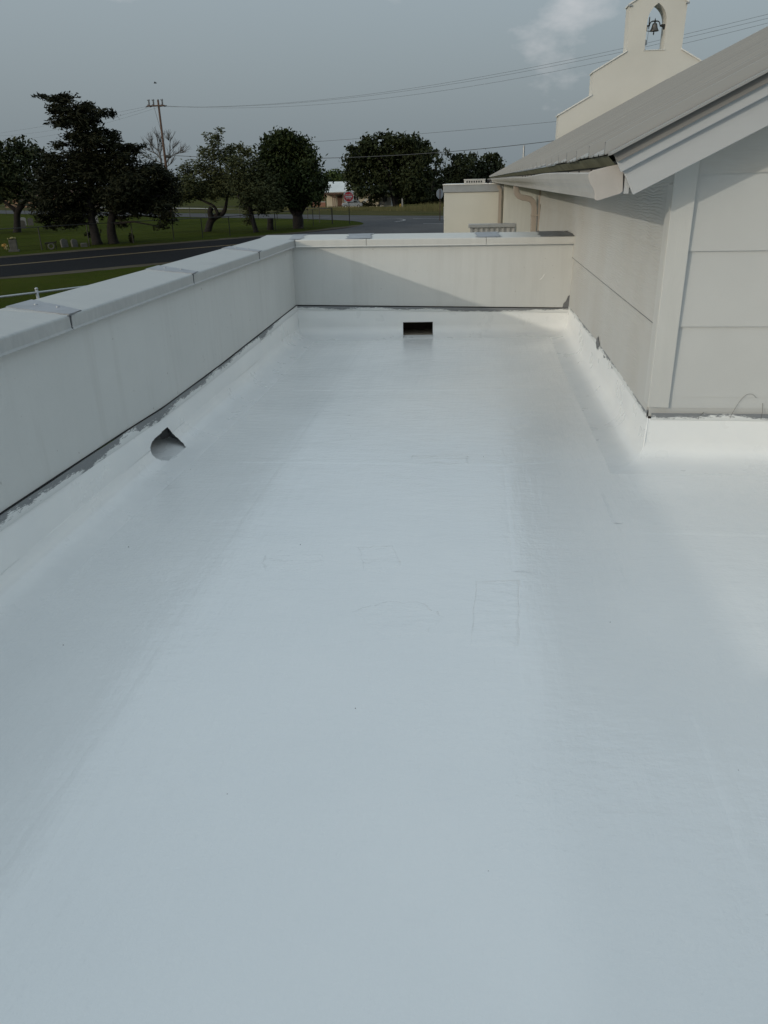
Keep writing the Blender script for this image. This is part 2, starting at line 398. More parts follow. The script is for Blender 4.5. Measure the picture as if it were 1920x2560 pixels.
def band(name, left, right, z, mat, n=80, kind='structure', zf=None):
    """sheet between two polylines, resampled"""
    def res(pl):
        pl = [Vector(p) for p in pl]; L_ = [0]
        for a, b_ in zip(pl, pl[1:]): L_.append(L_[-1]+(b_-a).length)
        o = []
        for k_ in range(n+1):
            s_ = L_[-1]*k_/n; i = max(j for j in range(len(L_)) if L_[j] <= s_+1e-9); i = min(i, len(pl)-2)
            o.append(pl[i]+(pl[i+1]-pl[i])*((s_-L_[i])/max(1e-9, L_[i+1]-L_[i])))
        return o
    a, b_ = res(left), res(right); q = MB()
    q.v = [(p.x, p.y, z) for p in a]+[(p.x, p.y, z) for p in b_]
    q.f = [(i, i+1, n+2+i, n+1+i) for i in range(n)]
    o = q.build(name, mat)
    if kind: tag(o, kind=kind)
    return o
# main road (dark) from lower left to the junction
far_edge = smooth_line([(-75, -22), (-50, 13), (-36, 33.5), (-28, 45.6), (-24.1, 51.1), (-20.2, 56.4), (-17.2, 60.6), (-14, 66), (-9.5, 77)])
near_edge = smooth_line([(-66, -20), (-43, 10), (-30, 26), (-21.8, 35.1), (-18.6, 38.9), (-15.4, 42.6), (-11, 47), (-5, 51.5), (6, 57)])
shl = [(x-1.1, y+.8) for x, y in far_edge]; shr = [(x+.8, y-.7) for x, y in near_edge]
band('road_shoulder', ragged(shl, 1.5, .35, 3), ragged(shr, 1.5, .3, 5), G+.004, 'shoulder', 160)
band('main_road', ragged(far_edge, 1.5, .07, 6), ragged(near_edge, 1.5, .07, 8), G+.010, 'asphalt_dark', 200)
cl = smooth_line([(-72, -21), (-47.5, 11.5), (-34, 29.7), (-25.3, 40.7), (-21.6, 46.3), (-18.2, 51.2), (-14.5, 55.5)])
for off in (0, .28):
    l1 = [(x+off*.8, y-off*.6) for x, y in cl]; l2 = [(x+off*.8+.10, y-off*.6-.075) for x, y in cl]
    band('centre_line', l1, l2, G+.016, 'paint_yellow', 120)
# junction and cross street (worn grey)
jn = MB()
tip = smooth_line([(-16.5, 61.5), (-13.4, 66), (-11.2, 71.5), (-10.6, 76.5), (-11.2, 81.5), (-13.6, 86.5), (-19.3, 92.0), (-30, 99.3)], 6)
outer = tip+[(-65, 123.6), (-160, 191), (-160, 207), (-44, 119.9), (-22, 105.4), (-9.7, 96.9), (-3.6, 94), (20, 84), (80, 58), (80, 40), (20, 52), (4, 55), (-8, 52), (-13, 57)]
jn.add([(x, y, G+.022) for x, y in outer], [tuple(range(len(outer)))])
tag(jn.build('junction_street', 'asphalt_grey'), kind='structure')
ek = [(x-.9*(1 if i < 30 else 1), y-.2) for i, (x, y) in enumerate(tip)]
wl = smooth_line([(-10.2, 88.5), (-8.6, 88.2), (-7.6, 86.4), (-7.4, 84), (-8.0, 81.5)], 6)
band('lane_marking', wl, [(x+.30, y-.1) for x, y in wl], G+.03, 'paint_white', 40)
band('lane_marking', [(-6.6, 88.4), (-3.2, 86.6), (4, 83.8)], [(-6.6, 88.0), (-3.2, 86.2), (4, 83.4)], G+.03, 'paint_white', 20)
band('lane_marking', [(-4.8, 77.2), (-2.6, 76.4), (3, 74.4)], [(-4.8, 76.8), (-2.6, 76.0), (3, 74.0)], G+.03, 'paint_white', 20)
# pale gravel lot beyond the cross street, seen between the trunks
gl = MB(); lot = [(-118, 205), (-98, 196), (-60, 170), (-48, 150), (-40, 147), (-47, 158), (-62, 182), (-100, 214)]
gl.add([(x, y, gz(x, y)+.12) for x, y in lot], [tuple(range(len(lot)))]); tag(gl.build('gravel_lot', 'pale_gravel'), kind='structure')
# ------------------------------------------------------------------ roof deck
XL, XR, YF = -1.83, 1.0, 4.34
dk = MB(); dx_ = list(np.linspace(XL-.02, 15.2, 70)); dy_ = list(np.linspace(-9, 8.45, 60))
def deck_z(x, y): return .004*math.sin(x*1.7+.6)*math.cos(y*.9)+.003*math.sin(x*.8-y*1.3)
dk.v = [(float(x), float(y), deck_z(x, y)) for y in dy_ for x in dx_]
dk.f = [(j*70+i, j*70+i+1, (j+1)*70+i+1, (j+1)*70+i) for j in range(59) for i in range(69)]
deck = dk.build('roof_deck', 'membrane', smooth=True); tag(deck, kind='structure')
def patch(name, poly, h=.0035, seed=0, rnd=.02):
    """a membrane patch buried under the coating: low slab with soft edges"""
    r = random.Random(seed); P = [Vector(p) for p in poly]; c = sum(P, Vector((0, 0)))/len(P)
    ring = []
    for a, b_ in zip(P, P[1:]+P[:1]):
        for k_ in range(6):
            q = a+(b_-a)*k_/6; ring.append(q+Vector((r.uniform(-1, 1), r.uniform(-1, 1)))*rnd*.25)
    q = MB(); n = len(ring); prof = [(1.05, -.0006), (1.02, .25), (.99, .8), (.95, 1.0), (.85, .9), (.5, .75)]
    for s_, z in prof:
        for p in ring:
            d = c+(p-c)*s_; q.v.append((d.x, d.y, deck_z(d.x, d.y)+(z*h if z > 0 else z)+(r.uniform(-.0006, .0006) if s_ < .97 else 0)))
    for i in range(len(prof)-1):
        for k_ in range(n): q.f.append((i*n+k_, i*n+(k_+1) % n, (i+1)*n+(k_+1) % n, (i+1)*n+k_))
    q.f.append(tuple((len(prof)-1)*n+k_ for k_ in range(n)))
    return q.build(name, 'membrane_patch', deck, smooth=True)
patch('membrane_patch', [(.041, 2.793), (.21, 2.825), (.185, 2.343), (.02, 2.335)], .0032, 1, .012)
patch('membrane_patch', [(-.883, 2.954), (-.643, 2.992), (-.615, 2.927), (-.671, 2.824), (-.84, 2.825), (-.87, 2.888)], .002, 2, .03)
patch('membrane_patch', [(-.481, 3.073), (-.339, 3.106), (-.281, 2.928), (-.343, 2.86), (-.432, 2.866)], .002, 3, .03)
patch('membrane_patch', [(-.42, 2.53), (-.32, 2.60), (-.17, 2.61), (-.09, 2.51), (-.15, 2.39), (-.30, 2.37)], .002, 4, .04)
patch('membrane_patch', [(-.335, 4.344), (-.012, 4.36), (-.01, 4.20), (-.325, 4.182)], .0025, 5, .02)
def seam(pts, wd=.09, h=.0022, seed=0):
    """lap edge: a thin ply that ends in a low step"""
    r = random.Random(seed); q = MB(); n = 0
    P = []
    for a, b_ in zip(pts, pts[1:]):
        a = Vector(a); b_ = Vector(b_)
        for k_ in range(14): P.append(a+(b_-a)*k_/14)
    P.append(Vector(pts[-1]))
    d = (P[-1]-P[0]).normalized(); nn = Vector((-d.y, d.x))
    prof = [(-.014, -.0006), (-.005, .25*h), (.003, .8*h), (.012, h), (wd*.5, h*.7), (wd, -.0006)]
    def fn(u, p):
        c = P[u]+nn*(p[0]+jit[u]); return (c.x, c.y, deck_z(c.x, c.y)+p[1])
    jit = [r.uniform(-.004, .004) for _ in P]
    q.sweep(prof, fn, range(len(P)))
    return q.build('membrane_seam', 'membrane', deck, smooth=True)
seam([(.685, 3.789), (.687, 3.425)], .05, .002, 1)
seam([(.693, 2.051), (.68, 1.658), (.68, 1.30)], .06, .0022, 2)
seam([(-1.08, 7.6), (-1.083, 3.458), (-1.07, 2.03), (-1.09, 1.2), (-1.09, .5)], .16, .0009, 3)
seam([(.70, 3.321), (1.343, 3.327), (2.6, 3.33)], .10, .002, 4)
seam([(-1.36, 4.17), (-.6, 4.19), (.174, 4.207), (.62, 4.30), (.95, 4.29)], .10, .0016, 5)
seam([(-1.4, 5.9), (-.4, 5.92), (.6, 5.95)], .10, .0016, 6)
seam([(.205, 4.2), (.20, 3.56), (.20, 2.9)], .12, .0014, 7)
# crumbs of grit lying on the coating
db = MB(); r = random.Random(5)
for k_ in range(22):
    x, y = r.uniform(-1.6, 1.1), r.uniform(.75, 5.6); s_ = r.uniform(.0012, .0028); z = deck_z(x, y)
    db.add([(x-s_, y-s_*.6, z), (x+s_*.9, y-s_, z), (x+s_*.4, y+s_, z), (x, y, z+s_*1.3)], [(0, 1, 3), (1, 2, 3), (2, 0, 3), (0, 2, 1)])
tag(db.build('roof_grit', 'twig'), 'scattered dark specks of grit lying on the white roof coating', 'grit', kind='stuff')

# flashing upturn: profile (distance from wall, height fraction or metres)
CANT = [(.25, -.008), (.20, .0035), (.15, .008), (.11, .014), (.078, .023), (.052, .036), (.032, .054), (.018, .080), (.010, .111)]
# ------------------------------------------------------------------ left parapet
lp = empty('parapet_wall', (XL, 0, 0), 0, 'long pale grey parapet wall with brushed metal coping along the left', 'parapet')
def L_(x, y, z): return (x-XL, y, z)
bot = [(-9, .345), (2.6, .335), (3.77, .309), (4.353, .289)]
bot2 = [(4.353, .293), (5.45, .295), (7.97, .338), (8.1, .34)]
def panel(y0, y1, tab):
    q = MB(); n = 110
    for i in range(n+1):
        y = y0+(y1-y0)*i/n; zb = lerp_tab(tab, y)
        q.v += [(0, y, zb), (0, y, .93), (-.02, y, .93), (-.02, y, zb)]
    for i in range(n):
        for j in range(4): q.f.append((i*4+j, i*4+(j+1) % 4, i*4+4+(j+1) % 4, i*4+4+j))
    q.f += [(3, 2, 1, 0), tuple(n*4+j for j in range(4))]
    return q.build('siding_panel', 'stucco', lp)
panel(-9, 8.12, bot+bot2[1:])
# dark shadow gap and worn strip below the siding
def tabL(y): return lerp_tab(bot, y) if y < 4.353 else lerp_tab(bot2, y)
ysL = list(np.linspace(-9, 8.1, 170))
q = MB(); q.sweep([(.0, -.004), (-.006, 0), (-.006, .006)], lambda y, p: (p[0]+.002, y, tabL(y)+p[1]-.002), ysL)
q.build('shadow_gap', 'dark', lp)
q = MB(); uvs = []
prof = [(.013, 0.), (.016, .15), (.015, .6), (.011, 1.)]
q.sweep(prof, lambda y, p: (p[0]+.0025*math.sin(y*9)*.5, y, tabL(y)-.004-.058*(1-p[1])), ysL)
for y in ysL: uvs += [(y, p[1]) for p in prof]
o = q.build('termination_strip', 'strip', lp, smooth=True); uv_strip(o, uvs)
# flashing with the irregular drain hole cut through it
hole = [(4.33, .165), (4.20, .160), (4.085, .155), (4.045, .130), (4.055, .07), (4.085, .04), (4.13, .022), (4.39, .020), (4.43, .032), (4.435, .06), (4.405, .095), (4.365, .135)]
def inside(p, poly):
    c = False; j = len(poly)-1
    for i in range(len(poly)):
        (xi, yi), (xj, yj) = poly[i], poly[j]
        if (yi > p[1]) != (yj > p[1]) and p[0] < (xj-xi)*(p[1]-yi)/(yj-yi)+xi: c = not c
        j = i
    return c
q = MB(); ysF = sorted(set([round(v, 4) for v in list(np.linspace(-9, 4.0, 90))+list(np.arange(4.0, 4.56, .005))+list(np.linspace(4.56, 8.09, 36))]))
def pr_at(y):
    top = tabL(y)-.035; P = list(CANT)
    zs = list(np.linspace(.112, .19, 16))+[top*.75+.05, top]
    return P+[(.010+.003*math.sin(y*3.1+z*11), z) for z in zs]
fine = []
for (a, b_) in zip(CANT, CANT[1:]+[(.010, .112)]):
    fine += [(a[0]+(b_[0]-a[0])*k_/3, a[1]+(b_[1]-a[1])*k_/3) for k_ in range(3)]
def pr_at(y):
    top = tabL(y)-.050
    return fine+[(.010+.003*math.sin(y*3.1+z*11), z) for z in list(np.linspace(.112, .19, 16))+[.19+(top-.19)*.5, top]]
npf = len(pr_at(0))
for y in ysF: q.v += [(p[0], y, p[1]) for p in pr_at(y)]
for i in range(len(ysF)-1):
    for j in range(npf-1):
        cy_ = (ysF[i]+ysF[i+1])/2; cz_ = (q.v[i*npf+j][2]+q.v[i*npf+j+1][2])/2
        if 4.0 < cy_ < 4.55 and inside((cy_, cz_), hole): continue
        q.f.append((i*npf+j, i*npf+j+1, (i+1)*npf+j+1, (i+1)*npf+j))
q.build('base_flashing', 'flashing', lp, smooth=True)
# throat behind the hole: coated ramp rising to a sheathing board, open to a conductor head outside
y0, y1, z1, x0 = 4.0, 4.56, .20, -.31
q = MB(); ny = 8
for k_ in range(ny+1):
    y = y0+(y1-y0)*k_/ny
    q.v += [(.105, y, .006), (.04, y, .014+.003*math.sin(k_*2)), (-.05, y, .030+.004*math.sin(k_*1.3)), (-.11, y, .052), (-.15, y, .060)]
for k_ in range(ny):
    for j in range(4): q.f.append((k_*5+j, k_*5+j+1, k_*5+j+6, k_*5+j+5))
sl = q.build('drain_ramp', 'flashing', lp, smooth=True)
q = MB(); q.box(-.172, -.151, y0, y1, -.03, z1); q.build('sheathing_board', 'tan_wood', sl)
q = MB(); q.box(-.150, -.118, 4.02, 4.16, .064, .10); q.build('timber_blocking', 'tan_wood', sl)
q = MB(); q.add([(.0, y1-.02, -.03), (-.15, y1-.02, -.03), (-.15, y1-.02, z1), (.0, y1-.02, z1)], [(0, 1, 2, 3)]); q.build('side_face', 'greymetal', sl)
q = MB(); q.add([(-.004, 4.385, .178), (-.004, 4.285, .178), (-.018, 4.27, .128), (-.03, 4.30, .098), (-.028, 4.345, .082), (-.008, 4.395, .086)], [tuple(range(6))]); q.build('torn_flap', 'dark', sl)
# outer face, built round the sleeve
for (ya, yb, za, zb) in ((-9, y0, G, .93), (y1, 8.5, G, .93), (y0, y1, z1, .93), (y0, y1, G, -.037)):
    q = MB(); q.box(-.30, -.28, ya, yb, za, zb); q.build('outer_wall', 'stucco', lp)
# coping sections and splice plates
CW0, CW1 = -.312, .032      # local x of outer and inner edge
def coping_profile():
    # outer top higher than inner: water runs onto the roof
    return [(CW0, .925), (CW0, .998), (CW0+.01, 1.006), (CW1-.012, .981), (CW1-.003, .978), (CW1, .972), (CW1+.001, .925), (CW1+.008, .914), (CW1+.003, .912), (CW1-.006, .922), (CW1-.008, .935), (CW0+.01, .935)]
joints = [-8.9, -6.6, -4.95, -3.3, -1.65, .0, 1.69, 3.365, 5.02, 6.68]
yend = 8.10
for i, y in enumerate(joints):
    e = joints[i+1]-.004 if i+1 < len(joints) else yend
    q = MB(); q.prism(coping_profile(), 'y', y+.004, e); q.build('coping', 'coping', lp, bevel=.002)
for i, y in enumerate(joints[4:]):
    r = random.Random(20+i); q = MB(); n = 14; top = []; wv_ = [r.uniform(-.012, .012) for _ in range(n+1)]; wb = [r.uniform(-.02, .02) for _ in range(n+1)]
    for k_ in range(n+1):
        x = CW0+.004+(CW1-.008-CW0)*k_/n; z = 1.0072-(x-CW0)*.0745+.0022
        u = k_/n; s0 = y+.006+.10*(1-u)**1.5*.6+wv_[k_]*.5; s1 = y+.20+.10*(1-u)+wb[k_]*.5-.08*u
        q.v += [(x, s0, z-.004), (x, s0, z), (x, s1, z), (x, s1, z-.004)]
    for k_ in range(n):
        for j in range(3): q.f.append((k_*4+j, k_*4+j+1, k_*4+4+j+1, k_*4+4+j))
    sp = q.build('splice_plate', 'sealant', lp)
    for k_, u in enumerate((.28, .62)):
        x = CW0+(CW1-CW0)*u; z = 1.0072-(x-CW0)*.0745+.0022; s_ = MB(); s_.lathe([(.009, z-.001), (.009, z+.003), (.005, z+.006), (.0005, z+.007)], x, y+.13+.05*(1-u), 10)
        s_.build('screw', 'greymetal', sp, smooth=True)
    q = MB(); rr = random.Random(i+3)
    for k_ in range(8):
        zc = .918+k_*.0075; wdt = rr.uniform(.0015, .0045); yy = y+.002+rr.uniform(-.003, .003)+(.004 if k_ > 5 else 0)
        q.box(CW1-.004, CW1+.0032, yy-wdt, yy+wdt, zc, zc+.0077)
    q.build('joint_sealant', 'greypatch', lp)
    q = MB(); q.tube([(CW1-.002+.002*rr.random(), y-.015, .978), (CW1-.004, y+.05, .9795), (CW1-.010, y+.11, .981)], [.003, .005, .002], 6); q.build('sealant_bead', 'greypatch', lp)

# ------------------------------------------------------------------ far parapet (slightly out of square)
FA = math.atan2(.24, 2.83); FO = Vector((XL, 8.10, 0)); FL = 2.84
fp = empty('parapet_wall', FO, FA, 'short pale grey parapet across the far end with a square drain opening', 'parapet')
# local: u along the wall to the right, v away from the camera
ftop = [(0, .978), (FL, .958)]; fbot = [(0, .338), (FL, .262)]
q = MB(); n = 10
for i in range(n+1):
    u = FL*i/n+.0; q.v += [(u, 0, lerp_tab(fbot, u)), (u, 0, .92), (u, .02, .92), (u, .02, lerp_tab(fbot, u))]
for i in range(n):
    for j in range(4): q.f.append((i*4+j, i*4+(j+1) % 4, i*4+4+(j+1) % 4, i*4+4+j))
q.build('siding_panel', 'stucco', fp)
usF = list(np.linspace(0, FL, 60))
q = MB(); q.sweep([(.004, -.004), (.008, .0), (.004, .008)], lambda u, p: (u, p[0]-.009, lerp_tab(fbot, u)+p[1]-.004), usF); q.build('shadow_gap', 'dark', fp)
q = MB(); uvs = []
q.sweep(prof, lambda u, p: (u, -p[0], lerp_tab(fbot, u)-.006-.040*(1-p[1])), usF)
for u in usF: uvs += [(u+20, p[1]) for p in prof]
o = q.build('termination_strip', 'strip_far', fp, smooth=True); uv_strip(o, uvs)
SU0, SU1, SZ0, SZ1 = 1.11, 1.42, .010, .145
q = MB(); us = sorted(set(list(np.linspace(0, FL, 50))+[SU0, SU1]+list(np.linspace(SU0, SU1, 9))))
zs = sorted(set([.112, SZ1, .18, .22]+[.28]))
def fpr(u):
    top = lerp_tab(fbot, u)-.030
    return [(p[0], p[1]) for p in CANT]+[(.010, .112), (.010, SZ1), (.010+.004*math.sin(u*5), .18), (.010+.003*math.sin(u*4), min(.215, top-.01)), (.009, top)]
npf = len(fpr(0))
for u in us: q.v += [(u, -p[0]-(.006*math.sin(u*7+p[1]*30)*math.exp(-u/.9) if p[1] > .12 else 0), p[1]) for p in fpr(u)]
for i in range(len(us)-1):
    cu = (us[i]+us[i+1])/2
    for j in range(npf-1):
        zc = (fpr(cu)[j][1]+fpr(cu)[j+1][1])/2
        if SU0 < cu < SU1 and zc < SZ1 and (zc > .0 or j == 0 or True): continue
        q.f.append((i*npf+j, i*npf+j+1, (i+1)*npf+j+1, (i+1)*npf+j))
q.build('base_flashing', 'flashing', fp, smooth=True)
# scupper throat
sc = MB(); sc.add([(SU0, -.015, .0145), (SU1, -.015, .0145), (SU1, .34, .018), (SU0, .34, .018)], [(0, 1, 2, 3)]); so = sc.build('scupper_floor', 'tan_wood', fp)
sc = MB(); sc.add([(SU0-.004, -.26, -.004), (SU1+.004, -.26, -.004), (SU1+.004, -.14, .0075), (SU0-.004, -.14, .0075), (SU1+.004, -.016, .0145), (SU0-.004, -.016, .0145)], [(0, 1, 2, 3), (3, 2, 4, 5)]); sc.build('scupper_apron', 'flashing', fp)
sc = MB(); sc.add([(SU0, -.013, 0), (SU0, .34, 0), (SU0, .34, .15), (SU0, -.013, .15)], [(0, 1, 2, 3)]); sc.build('scupper_side', 'tan_wood', fp)
sc = MB(); sc.add([(SU1, -.013, 0), (SU1, .34, 0), (SU1, .34, .15), (SU1, -.013, .15)], [(0, 1, 2, 3)]); sc.add([(SU0, -.013, .1455), (SU1, -.013, .1455), (SU1, .34, .1455), (SU0, .34, .1455)], [(0, 1, 2, 3)]); sc.build('scupper_side', 'brown_dark', fp)
sc = MB(); sc.box(SU0, SU1, .30, .33, 0, .15); sc.build('scupper_back', 'brown_dark', fp)
# little side returns of coating beside the opening
for u0, u1 in ((SU0-.02, SU0), (SU1, SU1+.02)):
    q = MB(); q.prism([(u0, 0.0), (u1, 0.0), (u1, .112), (u0, .112)], 'y', -.0145, -.0095); q.build('throat_edge', 'flashing', fp)
q = MB(); q.box(-.30, FL+.0, .36, .38, G, .92); q.build('outer_wall', 'stucco', fp)
def fcop(z): return [(.40, z-.055), (.40, z+.022), (.39, z+.028), (-.020, z+.003), (-.029, z), (-.032, z-.006), (-.033, z-.055), (-.041, z-.066), (-.036, z-.068), (-.026, z-.058), (-.024, z-.045), (.39, z-.045)]
fj = [0.034, .75, 1.95, FL-.004]
for a, b_ in zip(fj, fj[1:]):
    q = MB(); za, zb = lerp_tab(ftop, a), lerp_tab(ftop, b_); pa, pb = fcop(za), fcop(zb); n = len(pa)
    q.add([(a+.002, p[0], p[1]) for p in pa]+[(b_-.002, p[0], p[1]) for p in pb], [tuple(range(n)), tuple(range(2*n-1, n-1, -1))]+[(i, i+n, (i+1) % n+n, (i+1) % n) for i in range(n)])
    q.build('coping', 'trim', fp, bevel=.002)
# corner piece over the meeting of the two copings (sits beyond the end of the left run)
q = MB(); zt = .978
q.add([(-.318, .0, .925), (.030, .0, .925), (.030, .40, .925), (-.318, .40, .925), (-.318, .0, 1.005), (.030, .0, .9815), (.030, .40, 1.006), (-.318, .40, 1.008)], [(0, 3, 2, 1), (4, 5, 6), (4, 6, 7), (0, 1, 5, 4), (1, 2, 6, 5), (2, 3, 7, 6), (3, 0, 4, 7)])
q.build('coping_corner', 'coping', fp, bevel=.002)
for a, b_, s in ((.55, .80, 1), (1.86, 2.10, 2), (2.50, 2.835, 3), (-.05, .10, 4)):
    r = random.Random(s); q = MB(); n = 8
    for k_ in range(n+1):
        v = -.012+.40*k_/n; z = lerp_tab(ftop, max(0, a))+.005+(v+.02)*.061+.0015
        q.v += [(a+r.uniform(-.02, .02), v, z), (b_+r.uniform(-.02, .02), v, z)]
    for k_ in range(n): q.f.append((k_*2, k_*2+1, k_*2+3, k_*2+2))
    q.build('splice_plate', 'sealant' if s != 3 else 'greypatch', fp)
q = MB(); q.lathe([(.030, .958), (.034, .975), (.022, .992), (.002, .998)], FL-.05, .30, 10); q.build('sealant_blob', 'greypatch', fp, smooth=True)
# grey mastic in the corner against the building, and a scuff of white paint
q = MB(); r = random.Random(2)
q.add([(FL-.002, -.004, .25), (FL-.085, -.004, .258), (FL-.075, -.005, .31), (FL-.05, -.006, .335), (FL-.035, -.006, .38), (FL-.004, -.005, .40)], [(0, 1, 2, 3, 4, 5)])
q.build('mastic_patch', 'greypatch', fp)
q = MB(); q.add([(2.50, -.003, .545), (2.53, -.003, .575), (2.545, -.003, .60), (2.56, -.003, .61), (2.55, -.003, .585), (2.525, -.003, .552)], [tuple(range(6))]); q.build('paint_scuff', 'cap', fp)

# ------------------------------------------------------------------ unseen rear parapet, added behind the viewer to shade the near floor
rp_ = empty('parapet_wall', (XL, -.55, 0), 0, 'unseen pale grey parapet added behind the viewer to shade the near floor', 'parapet')
q = MB(); q.box(.02, 16.8, -.30, 0, 0.0, .93); q.build('siding_panel', 'stucco', rp_)
q = MB(); q.box(.04, 16.8, -.335, .032, .931, .992); q.build('coping', 'coping', rp_, bevel=.004)

# ------------------------------------------------------------------ gabled building on the right
RX, EX, EZ, SL = 8.0, .60, 1.60, .49
bd = empty('gabled_building', (XR, YF, 0), 0, 'pale grey gabled building with ribbed metal roof rising on the right', 'building')
def B(q, name, mat, parent=None, **kw):
    o = q.build(name, mat, None, **kw); p = parent or bd
    o.parent = p
    if p is bd: o.matrix_parent_inverse = Matrix.Translation((-XR, -YF, 0))
    return o
ZR = lambda x: EZ+SL*(min(x, 2*RX-x)-EX)-.13
rows = [.376, .757, 1.139, 1.503]+[1.503+.381*k_ for k_ in range(1, 10)]
def board_front(z0, z1, x0, x1, y=YF, mat='siding'):
    zt = z1+.018; cut = lambda z: EX+(z+.13-EZ)/SL
    if cut(z0) > RX-.05: return
    left = [(max(x0, cut(z0)), z0)]
    if cut(z0) < x0 < cut(zt): left.append((x0, EZ+SL*(x0-EX)-.13))
    left.append((max(x0, cut(zt)), zt))
    right = [(min(x1, 2*RX-x), z) for x, z in reversed(left)]
    prf_ = left+right; n = len(prf_)
    dep = lambda z: .016-.012*(z-z0)/(zt-z0)
    q = MB(); q.add([(x, y-dep(z), z) for x, z in prf_]+[(x, y+.008, z) for x, z in prf_], [tuple(range(n)), tuple(range(2*n-1, n-1, -1))]+[(i, i+n, (i+1) % n+n, (i+1) % n) for i in range(n)])
    return B(q, 'siding_board', mat)
for i, z in enumerate(rows[:-1]):
    if rows[i+1] < 5.0: board_front(z, rows[i+1], 1.06, 14.94, mat='siding_grain' if i == 3 else 'siding')
q = MB(); q.box(1.06, 14.94, YF-.014, YF+.008, .312, .386); B(q, 'starter_board', 'siding')
q = MB(); q.box(.990, 14.94, YF-.0095, YF+.008, .262, .318); B(q, 'base_board', 'siding')
# side boards facing left
srow = [(.300, .761), (.761, 1.141), (1.141, 1.545)]
for z0, z1 in srow:
    for y0, y1 in ((4.355, 8.44), (8.443, 12.95)):
        zt = z1+.015; q = MB()
        b0 = z0 if z0 > .35 else .285
        q.add([(XR-.020, y0, b0), (XR-.020, y1, b0), (XR-.003, y1, zt), (XR-.003, y0, zt), (XR+.01, y0, b0), (XR+.01, y1, b0), (XR+.01, y1, zt), (XR+.01, y0, zt)], [(0, 1, 2, 3), (7, 6, 5, 4), (0, 4, 5, 1), (1, 5, 6, 2), (2, 6, 7, 3), (3, 7, 4, 0)])
        B(q, 'siding_board', 'siding_grain')
q = MB(); q.box(XR-.010, XR+.008, 4.352, 8.4, .255, .335); B(q, 'base_board', 'siding')
q = MB(); q.box(XR-.0215, XR-.012, 4.44, 8.36, .7575, .7615); B(q, 'lap_line', 'greypatch')  # dark strip painting in the shade line under the board lap
q = MB(); q.box(XR-.0215, XR-.012, 4.44, 12.9, 1.1375, 1.1410); B(q, 'lap_line', 'trim')
# corner boards
q = MB(); q.prism([(.976, .320), (1.088, .316), (1.088, 1.60), (.976, 1.545)], 'y', YF-.034, YF-.012); B(q, 'corner_board', 'trim', bevel=.003)
q = MB(); q.box(.976, .998, YF-.0115, YF+.085, .326, 1.46); B(q, 'corner_board', 'trim', bevel=.003)
# flashing round the building: side run, front run
q = MB(); ysR = list(np.linspace(4.328, 8.36, 60))
rtop = [(4.3, .262), (5.7, .282), (6.3, .285), (8.4, .265)]
def rp(y):
    top = lerp_tab(rtop, y)
    return [(p[0]+.012, p[1]) for p in CANT]+[(.020, .13), (.019+.004*math.sin(y*4)*min(1, (y-4.328)*4), .2), (.016, top)]
npf = len(rp(5))
for y in ysR: q.v += [(XR-p[0], y-(p[0] if y < 4.33 else 0), p[1]) for p in rp(y)]
for i in range(len(ysR)-1):
    for j in range(npf-1): q.f.append((i*npf+j, i*npf+j+1, (i+1)*npf+j+1, (i+1)*npf+j))
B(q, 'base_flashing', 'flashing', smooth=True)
q = MB(); xsR = [XR-.001]+list(np.linspace(1.03, 15, 120))
for x in xsR:
    tp = .258+.004*math.sin(x*5)
    q.v += [(x-(p[0] if x < 1.01 else 0), 4.328-p[0], p[1]) for p in [(p[0]+.012, p[1]) for p in CANT]+[(.020, .13), (.019+.003*math.sin(x*6)*min(1, (x-XR)*4), .2), (.016, tp)]]
npf = len(CANT)+3
for i in range(len(xsR)-1):
    for j in range(npf-1): q.f.append((i*npf+j, i*npf+j+1, (i+1)*npf+j+1, (i+1)*npf+j))
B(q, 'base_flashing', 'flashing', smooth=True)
q = MB(); q.tube([(XR-.030, 4.298, .05), (XR-.021, 4.307, .10), (XR-.018, 4.310, .18), (XR-.015, 4.313, .255)], [.004, .006, .006, .004], 8); B(q, 'corner_bead', 'flashing', smooth=True)
q = MB(); uvs = []; ysS = list(np.linspace(4.33, 8.35, 70))
q.sweep(prof, lambda y, p: (XR-p[0]-.006, y, lerp_tab(rtop, y)-.012+.044*p[1]), ysS)
for y in ysS: uvs += [(y+41.5, p[1]) for p in prof]
o = B(q, 'termination_strip', 'strip_far', smooth=True); uv_strip(o, uvs)
q = MB(); uvs = []; xsS = list(np.linspace(1.0, 6, 90))
q.sweep(prof, lambda x, p: (x, 4.3225-p[0], .246+.040*p[1]), xsS)
for x in xsS: uvs += [(x*1.3+7.3, p[1]) for p in prof]
o = B(q, 'termination_strip', 'strip_front', smooth=True); uv_strip(o, uvs)
# grey mastic smears on the side wall strip
for yc, zc, s in ((6.25, .315, 3), (7.55, .295, 5), (5.55, .29, 7), (5.9, .285, 8)):
    r = random.Random(s); q = MB(); n = 11; rw = .10 if s == 3 else .07; rh = .05 if s == 3 else .022
    q.v = [(XR-.0195-.004*(s == 3), yc+rw*math.cos(2*math.pi*k_/n)*r.uniform(.5, 1.2), zc+rh*math.sin(2*math.pi*k_/n)*r.uniform(.5, 1.2)-.01) for k_ in range(n)]
    q.f = [tuple(range(n))]; B(q, 'mastic_patch', 'greypatch')

